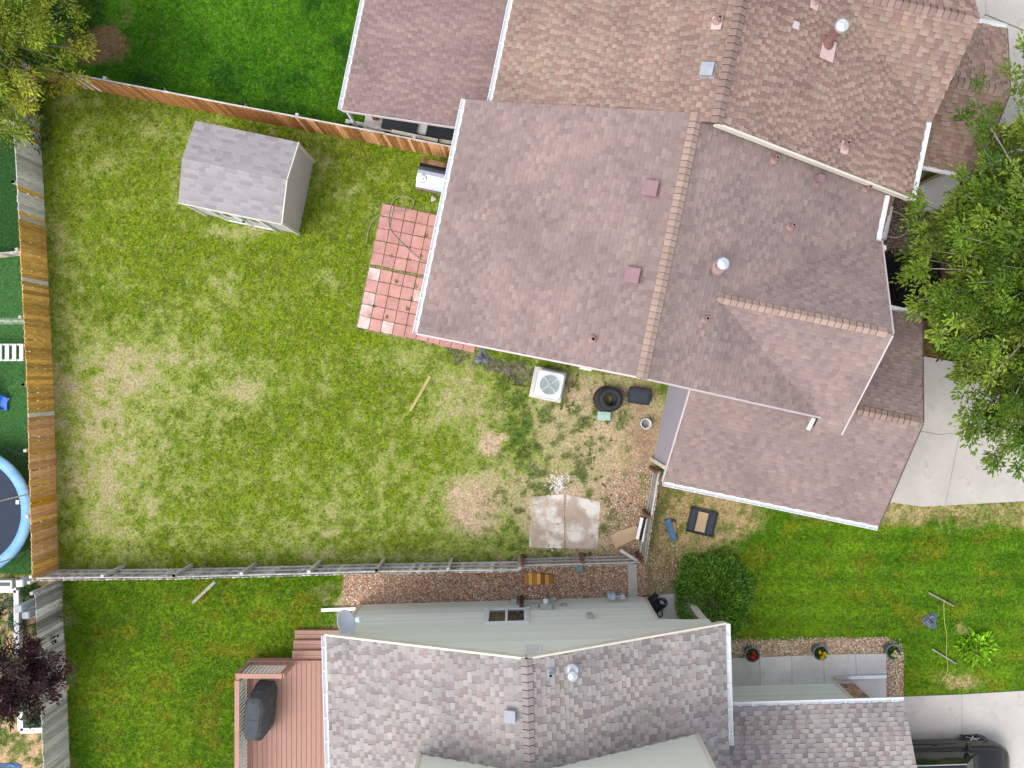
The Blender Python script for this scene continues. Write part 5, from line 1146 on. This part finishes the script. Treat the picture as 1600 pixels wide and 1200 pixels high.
# covered grill on the deck
p = W(392, 1131, 1.75); c = Vector((p.x + .06, p.y + .1, ZD)); gc = empty('covered_grill', c, R(-6), 'charcoal fabric covered grill standing on the red deck', 'grill')
m_cov = mat('charcoal_fabric', (.045, .05, .058), (.075, .08, .09), scale=3, rough=.75, bump=.35, bscale=9)
def covring(sx, sy, z, k=16, seed=0):
    r = random.Random(seed); out = []
    for i in range(k):
        t = 2 * math.pi * (i + .5) / k; e = 5.0; cx, sy_ = math.cos(t), math.sin(t); q = (abs(cx) ** e + abs(sy_) ** e) ** (-1 / e); f = r.uniform(.95, 1.03)
        out.append((sx * cx * q * f, sy * sy_ * q * f, z))
    return out
rings = [covring(.36, .80, .03, seed=1), covring(.35, .77, .4, seed=2), covring(.33, .74, .8, seed=3), covring(.33, .70, .92, seed=4), covring(.25, .62, 1.1, seed=5), covring(.17, .52, 1.17, seed=6)]
V = [q for rr in rings for q in rr]; n = 16
MB().add(V, [(i * n + k, i * n + (k + 1) % n, (i + 1) * n + (k + 1) % n, (i + 1) * n + k) for i in range(5) for k in range(n)] + [tuple(range(80, 96))]).build('cover', m_cov, gc)
MB().box((0, .0, 1.175), (.30, .02, .012)).box((0, .3, 1.165), (.26, .012, .014)).box((0, -.3, 1.165), (.26, .012, .014)).build('cover_seam', m_cov, gc)
MB().bar((.2, -.55, .05), (.2, -.55, .0), .1, .1).bar((-.2, .55, .05), (-.2, .55, .0), .1, .1).build('caster', m_tyre, gc)

# ---------------------------------------------------------------- trampoline and play things behind the west fence
c = W(-52, 800, .9); g = empty('trampoline', (c.x, c.y, 0), 0, 'round trampoline with light blue pad and navy mat', 'trampoline')
m_pad = mat('light_blue_vinyl', (.15, .36, .58), (.25, .48, .68), scale=3, rough=.4); m_navy = mat('navy_mesh', (.022, .032, .055), (.032, .042, .068), scale=20, rough=.75)
MB().lathe([(1.66, .90), (1.66, .93), (1.78, .95), (1.92, .94), (1.97, .90), (1.97, .86), (1.93, .86), (1.66, .90)], 56).build('safety_pad', m_pad, g, smooth=True)
MB().lathe([(.001, .86), (.9, .87), (1.68, .90)], 48).build('jumping_mat', m_navy, g, smooth=True)
MB().lathe([(1.93 + .03 * math.cos(t), .83 + .03 * math.sin(t)) for t in np.linspace(0, 6.283, 8)], 48).build('frame_ring', m_galv, g, smooth=True)
for k in range(6):
    t = .28 + k * math.pi / 3; x, y = 1.98 * math.cos(t), 1.98 * math.sin(t)
    MB().tube([(x * .97, y * .97, 0), (x * .97, y * .97, .84)], .025).build('leg', m_galv, g); MB().tube([(x, y, .5), (x, y, 2.5)], .02).build('net_pole', m_galv, g)
MB().box((1.55, .3, .93), (.10, .12, .01)).build('warning_tag', m_buck, g)
g = empty('play_ladder', W(12, 551, .2).to_2d().to_3d(), 0, 'white painted play bridge with slats on artificial turf', 'play bridge')
m_wht = mat('painted_white_wood', (.58, .58, .62), (.72, .72, .74), scale=4, rough=.6)
for y in (-.24, .24): MB().box((-.1, y, .45), (1.4, .05, .07)).build('side_rail', m_wht, g)
for k in range(8): MB().box((-.72 + k * .22, 0, .5), (.12, .52, .03)).build('slat', m_wht, g)
for x in (-.75, .5):
    for y in (-.24, .24): MB().box((x, y, .22), (.06, .06, .44)).build('leg', m_wht, g)
g = empty('play_slide', W(-10, 622).to_2d().to_3d(), 0, 'bright blue plastic slide at the left edge of turf', 'slide'); m_bl = mat('bright_blue_plastic', (.02, .12, .55), (.04, .18, .62), rough=.35)
sp = [(.45, -.18, .06), (.3, -.1, .1), (.05, .05, .35), (-.5, .3, .9), (-1.0, .5, 1.4)]
V = []
for x, y, z in sp:
    for o_, h_ in ((-.2, .12), (-.2, 0), (.2, 0), (.2, .12)): V.append((x + o_ * .45, y + o_ * .9, z + h_))
MB().add(V, [(i * 4 + k, i * 4 + k + 1, i * 4 + 5 + k, i * 4 + 4 + k) for i in range(4) for k in range(3)]).build('chute', m_bl, g); MB().box((-1.0, .5, .7), (.08, .5, 1.4)).build('support', m_bl, g); MB().box((.38, -.2, .04), (.16, .34, .08)).build('foot', m_bl, g)
tag(MB().tube([W(-8, 696, .5), W(38, 711, .5), W(18, 720, .1)], .022, 8).build('bent_pole', m_tote), 'thin black bent pole on turf above the trampoline', 'pole')
# ---------------------------------------------------------------- raised beds in the dry plot
def white_post(px, py, zt, label):
    p = W(px, py, zt); g = empty('white_post', (p.x, p.y, 0), R(4), label, 'post', 'white vinyl posts'); MB().box((0, 0, zt / 2 - .02), (.19, .19, zt - .04)).build('shaft', m_gas, g); MB().box((0, 0, zt - .02), (.22, .22, .05), taper=.85).build('cap', m_white, g)
white_post(30, 912, 1.3, 'white capped post nearest the fence corner'); white_post(28, 952, 1.3, 'white capped post left of the pair in the dry plot'); white_post(39.5, 962, 1.2, 'white capped post right of the pair in the dry plot')
def bed(pts, label):
    g = empty('raised_bed', W(*pts[0]), 0, label, 'raised bed', 'white edged beds'); o0 = W(*pts[0])
    for a, b in zip(pts[:-1], pts[1:]): MB().bar(W(*a, .12) - o0, W(*b, .12) - o0, .16, .22).build('bed_board', m_buck if 'white' in label else m_rail, g)
bed([(-20, 920), (28, 921), (29, 1000), (28, 1020)], 'white board bed edge below the fence corner post'); bed([(34, 1110), (35, 1140), (70, 1139)], 'white board bed corner under the purple tree')
g = empty('white_planter', W(5, 914, .3).to_2d().to_3d(), 0, 'white planter box with dark slot at the left edge', 'planter'); MB().bbox((0, 0, .15), (.55, .3, .3), .02).build('box', m_buck, g); MB().bbox((0, .02, .305), (.42, .11, .015), .004).build('slot', MATS['dark_blue_plastic'], g)
crumple('blue_tarp', 'crumpled blue tarp at the bottom left corner', 'tarp', 8, 1205, .5, .35, .2, mat('blue_tarp', (.06, .13, .26), (.14, .24, .40), rough=.5), 6)
o = MB().bbox((0, 0, .1), (.18, .22, .2), .05).build('tan_stone', mat('tan_stone', (.55, .36, .22), (.62, .43, .28), rough=.9), None, W(104, 1073).to_2d().to_3d()); tag(o, 'tan stone at the foot of the grey fence', 'stone')

# ---------------------------------------------------------------- car
p = W(1522, 1157, .33); g = empty('parked_car', (12.72, -12.12, 0), R(1.65), 'black parked car on the concrete driveway with nose pointing right', 'car')
m_paint = mat('black_car_paint', (.012, .011, .011), (.018, .016, .015), rough=.35, spec=.3); m_paint.node_tree.nodes['Principled BSDF'].inputs['Coat Weight'].default_value = .35
# half profile stations: x, half width low, half width belt, z low, z belt, z hood/top
STN = [(-2.28, .70, .74, .42, .86, .90), (-2.18, .86, .86, .30, .98, 1.03), (-1.6, .91, .90, .24, 1.02, 1.07), (-.8, .925, .91, .22, 1.02, 1.06), (.2, .925, .91, .22, 1.01, 1.05), (.95, .925, .90, .22, .99, 1.04), (1.4, .92, .88, .26, .94, 1.01), (1.85, .88, .82, .28, .86, .93), (2.12, .74, .68, .32, .74, .79), (2.24, .52, .46, .38, .62, .65)]
V = []
for x, w0, w1, z0, zb, zt in STN:
    V += [(x, s * a, z) for s, a, z in ((-1, w0 * .94, z0), (-1, w0, (z0 + zb) / 2 - .05), (-1, w0 * 1.0, zb - .12), (-1, w1, zb), (-1, w1 * .92, zt), (1, w1 * .92, zt), (1, w1, zb), (1, w0 * 1.0, zb - .12), (1, w0, (z0 + zb) / 2 - .05), (1, w0 * .94, z0))]
n = 10; fs = [(i * n + k, i * n + (k + 1) % n, (i + 1) * n + (k + 1) % n, (i + 1) * n + k) for i in range(len(STN) - 1) for k in range(n)] + [tuple(range(n)), tuple(range((len(STN) - 1) * n, len(STN) * n))]
MB().add(V, fs).build('body', m_paint, g, smooth=True)
rf = [(-2.12, .70, 1.50), (-1.6, .73, 1.64), (-.7, .74, 1.70), (.05, .73, 1.67), (.45, .69, 1.58)]
V = []; lo = [(-2.2, .80, 1.03), (-1.55, .85, 1.06), (-.6, .86, 1.05), (.4, .85, 1.04), (1.1, .80, 1.02)]
for (x, w, z), (x2, w2, z2) in zip(rf, lo): V += [(x2, -w2, z2), (x, -w, z), (x, w, z), (x2, w2, z2)]
MB().add(V, [(i * 4 + 1, i * 4 + 2, i * 4 + 6, i * 4 + 5) for i in range(4)]).build('roof', m_paint, g, smooth=True)
MB().add(V, [(i * 4, i * 4 + 1, i * 4 + 5, i * 4 + 4) for i in range(4)] + [(i * 4 + 2, i * 4 + 3, i * 4 + 7, i * 4 + 6) for i in range(4)]).build('side_window', m_glass, g)
MB().add([V[16], V[17], V[18], V[19]], [(0, 1, 2, 3)]).build('windscreen', m_glass, g); MB().add(V[:4], [(0, 1, 2, 3)]).build('rear_window', m_glass, g)
for s in (-1, 1):
    MB().tube([(x, s * (w + .005), z + .005) for x, w, z in rf], .014, 6).build('roof_trim', m_galv, g)
    MB().tube([(x, s * .925, .70) for x in (-1.4, .6)], .012, 6).build('door_line', m_black, g); MB().box((-.1, s * .925, .78), (.18, .03, .03)).build('door_handle', m_paint, g)
    mr = MB().bbox((.78, s * 1.0, 1.08), (.12, .2, .13), .03).build('mirror', m_paint, g)
    for x in (-1.4, 1.32):
        Mx = Matrix.Rotation(R(-90 * s), 3, 'X'); w_ = MB().lathe([(.20, -.10), (.30, -.11), (.325, -.06), (.325, .06), (.30, .11), (.21, .10)], 28, c=(x, s * .80, .325), M=Mx).build('wheel', m_tyre, g, smooth=True)
        MB().lathe([(.21, .095), (.225, .10), (.20, .06), (.001, .05)], 28, c=(x, s * .80, .325), M=Mx).build('rim', m_black, w_)
        for k in range(5):
            t = k * 1.2566; a = Mx @ Vector((math.cos(t) * .03, math.sin(t) * .03, .095)); b = Mx @ Vector((math.cos(t) * .205, math.sin(t) * .205, .095)); MB().bar(a + Vector((x, s * .80, .325)), b + Vector((x, s * .80, .325)), .045, .02, up=(0, s, 0)).build('spoke', m_galv, w_)
        MB().lathe([(.33, .075), (.385, .075), (.385, .085), (.33, .085)], 28, c=(x, s * .835, .33), M=Mx).build('wheel_arch', m_tote, g)
    MB().bbox((2.02, s * .58, .63), (.22, .28, .12), .03).build('headlight', m_galv, g)

# ---------------------------------------------------------------- trees and shrubs
m_bark = mat('grey_bark', (.20, .17, .14), (.34, .30, .26), scale=6, rough=.9, bump=.4, stretch=(1, 1, .3))
def tree(name, label, base, ctr, rad, nspray, ncl, per, leaf, pal, seed, trunk_r=.14, bias=None, cl_r=.2, m=None, updown=.25, keep=None, wid=(.34, .5)):
    """limbs reaching out from the trunk, each carrying rosettes of leaves along its outer part"""
    r = np.random.default_rng(seed); base = Vector(base); ctr = Vector(ctr); g = empty(name, base, 0, label, 'tree'); rel = ctr - base
    tb = MB(); top = rel + Vector((0, 0, rad[2] * .4)); path = [Vector((0, 0, -.1)), rel * .35 + Vector((.05, .05, 0)), rel * .75, top]; tb.tube(path, [trunk_r, trunk_r * .85, trunk_r * .6, trunk_r * .2], 8)
    P = []; D = []; Ln = []; Wd = []; Cc = []; pal = np.array(pal); made = 0; tries = 0
    while made < nspray and tries < nspray * 8:
        tries += 1; v = r.normal(0, 1, 3); v[2] = v[2] * .75 + updown; v /= np.linalg.norm(v)
        if bias is not None and r.uniform() < .5: v = v + np.array(bias); v /= np.linalg.norm(v)
        k = r.uniform(.5, 1.08); tip = rel + Vector((v[0] * rad[0], v[1] * rad[1], v[2] * rad[2])) * k
        if keep is not None:
            q = tip + base; sx = q.x * FPX / (CAM_H - q.z) + NX; sy = NY - q.y * FPX / (CAM_H - q.z)
            if not inpoly(keep, np.array([sx]), np.array([sy]))[0]: continue
        made += 1
        st = rel * r.uniform(.45, 1.0); midp = st.lerp(tip, .5) + Vector((0, 0, .25 * rad[2] * r.uniform(-.2, .7)))
        cur = [st.lerp(midp, t).lerp(midp.lerp(tip, t), t) for t in np.linspace(0, 1, 9)]
        tb.tube(cur, [trunk_r * .28 * (1 - .9 * t) + .004 for t in np.linspace(0, 1, 9)], 5)
        axis = np.array(tuple((tip - midp).normalized())); br = r.uniform(.6, 1.2); tone = pal[r.integers(len(pal))]; a = np.array([tuple(c) for c in cur])
        for c in range(ncl):
            t = 1.0 if c == 0 else r.uniform(.4, 1.0); jj = min(t * 8, 7.999); i0 = int(jj); f = jj - i0; cp = a[i0] * (1 - f) + a[i0 + 1] * f + r.normal(0, 1, 3) * np.array((cl_r, cl_r, cl_r * .6)) * (0 if c == 0 else 1.1)
            n = int(per * r.uniform(.6, 1.4)); o = r.normal(0, 1, (n, 3)); o /= np.linalg.norm(o, axis=1)[:, None]; o[:, 2] = o[:, 2] * .7 + .15
            rr = r.uniform(.1, 1, (n, 1)) * cl_r; P.append(cp + o * rr + axis * rr * .6)
            D.append(o + axis * .7 + r.normal(0, .25, (n, 3))); s_ = leaf * r.uniform(.6, 1.3, n); Ln.append(s_); Wd.append(s_ * r.uniform(*wid, n)); Cc.append(tone * br * r.uniform(.75, 1.25) * r.uniform(.7, 1.3, (n, 1)))
    tb.build('trunk', m_bark, g, smooth=True)
    leaf_mesh('crown', np.concatenate(P), np.concatenate(D), np.concatenate(Ln), np.concatenate(Wd), np.concatenate(Cc), g, m, seed=seed)
    return g
ASH = [(1518, 130), (1522, 240), (1490, 285), (1440, 296), (1420, 345), (1408, 398), (1430, 420), (1432, 470), (1445, 525), (1478, 555), (1505, 575), (1500, 610), (1492, 655), (1530, 690), (1545, 720), (1555, 748), (1850, 760), (1850, 20), (1590, 40), (1570, 75)]
tree('ash_tree', 'large bright green leafy tree overhanging the driveway at right', (14.9, 3.0, 0), (15.0, 2.7, 4.3), (4.9, 5.9, 2.3), 330, 10, 54, .135, [(.15, .255, .022), (.20, .31, .03), (.09, .175, .018), (.25, .345, .045)], 71, .2, bias=(-.9, -.1, .25), keep=ASH, cl_r=.25)
tree('locust_tree', 'yellow green feathery tree over the top left fence corner', (-15.6, 9.9, 0), (-15.4, 9.4, 3.8), (3.4, 3.3, 2.2), 130, 9, 42, .12, [(.25, .34, .03), (.33, .41, .035), (.15, .24, .022), (.42, .43, .04)], 72, .16, bias=(.5, -.4, .2), cl_r=.24, wid=(.25, .4))
tree('plum_tree', 'dark purple leaved tree beside the pale grey fence', (-15.2, -8.6, 0), (-15.1, -8.5, 1.9), (1.75, 1.7, 1.3), 60, 8, 34, .10, [(.06, .024, .032), (.09, .03, .04), (.04, .018, .024), (.065, .04, .04)], 73, .07, bias=(.5, -.2, .2), cl_r=.15)
# vine over the fence corner
def bush(name, label, c, rad, n, leaf, pal, seed, cat='shrub', wid=(.25, .45), shell=.35, stems=True, m=None, updir=.7):
    r = np.random.default_rng(seed); g = empty(name, (c[0], c[1], 0), 0, label, cat); v = r.normal(0, 1, (n, 3)); v[:, 2] = np.abs(v[:, 2]); v /= np.linalg.norm(v, axis=1)[:, None]
    k = (1 - shell * r.uniform(0, 1, n) ** 1.5) * (1 + .16 * np.sin(v[:, 0] * 6 + seed) * np.cos(v[:, 1] * 7 + v[:, 2] * 5)); P = v * np.array(rad) * k[:, None]; P[:, 2] = np.maximum(P[:, 2] + c[2] * 0, .02)
    D = v + r.normal(0, .5, (n, 3)); D[:, 2] += updir * .4; s = leaf * r.uniform(.55, 1.4, n); pal = np.array(pal)
    cl = .7 + .6 * (fbm(P[:, 0] * 4 + 9, P[:, 1] * 4 + 5, seed)); leaf_mesh('foliage', P, D, s, s * r.uniform(*wid, n), pal[r.integers(0, len(pal), n)] * cl[:, None] * r.uniform(.75, 1.3, (n, 1)), g, m, seed=seed)
    if stems:
        mb = MB()
        for _ in range(9): q = v[r.integers(n)]; mb.tube([(q[0] * .05, q[1] * .05, -.02), (q[0] * rad[0] * .45, q[1] * rad[1] * .45, rad[2] * .5), (q[0] * rad[0] * .85, q[1] * rad[1] * .85, rad[2] * (.3 + .6 * q[2]))], [.03, .018, .006], 5)
        mb.build('stem', m_bark, g)
    return g
bush('round_shrub', 'dense round evergreen shrub by the sage house porch', (5.95, -6.85, 0), (1.12, 1.35, 1.5), 11000, .12, [(.10, .23, .02), (.15, .30, .025), (.06, .16, .015), (.20, .36, .04)], 81, wid=(.2, .32), shell=.2)
bush('vine', 'leafy green vine climbing the grey end of west fence', (-15.1, 7.75, 0), (.45, .75, 1.5), 1500, .10, [(.10, .17, .05), (.16, .22, .08), (.06, .12, .03)], 82)
bush('corner_shrub', 'dark green shrub beside the lush lawn at top left', (-13.9, 11.5, 0), (.8, .8, .9), 1800, .11, [(.04, .09, .012), (.06, .13, .02)], 83)
bush('lime_plant', 'bright lime green leafy plant on the front lawn', (W(1532, 1014, .3).x, W(1532, 1014, .3).y, 0), (.52, .46, .45), 420, .2, [(.26, .50, .02), (.34, .60, .03), (.18, .38, .015)], 84, cat='plant', wid=(.35, .5), shell=.9)
for k, (px, py, rr, pal) in enumerate(((8, 945, .35, [(.14, .24, .14), (.10, .19, .10)]), (44, 925, .28, [(.06, .14, .03), (.10, .18, .05)]), (22, 975, .22, [(.12, .22, .13), (.08, .16, .08)]), (28, 1098, .25, [(.16, .30, .16), (.12, .24, .12)]), (46, 1122, .28, [(.16, .30, .16), (.12, .24, .12)]), (57, 1130, .2, [(.10, .22, .10), (.14, .28, .14)]))):
    lb = ['grey green plant behind the white planter', 'green plant against the fence below the corner post', 'grey green plant left of the paired posts', 'pale green plant at left of the purple tree foot', 'pale green plant inside the white bed corner', 'green plant between white bed corner and grey fence'][k]
    q = W(px, py, .2); bush('garden_plant', lb, (q.x, q.y, 0), (rr, rr, rr * 1.1), 220, .11, pal, 90 + k, cat='plant', wid=(.35, .6), shell=.8, stems=False)
q = W(36, 979, .3); g = empty('black_plant_stand', (q.x, q.y, 0), 0, 'small black metal stand below the paired white posts', 'stand')
for k in range(3): t = k * 2.1; MB().tube([(.18 * math.cos(t), .18 * math.sin(t), 0), (.06 * math.cos(t), .06 * math.sin(t), .3), (.16 * math.cos(t), .16 * math.sin(t), .5)], .015).build('leg', m_tote, g)
MB().lathe([(.16, .5), (.18, .5), (.18, .53), (.16, .53), (.16, .5)], 16).build('ring', m_tote, g)
q = W(83, 958, .6); bush('fence_sprig', 'yellow green sprig poking through the grey fence', (q.x, q.y, 0), (.25, .3, .75), 70, .13, [(.25, .27, .02), (.2, .24, .02)], 97, cat='plant', shell=.6, stems=False)
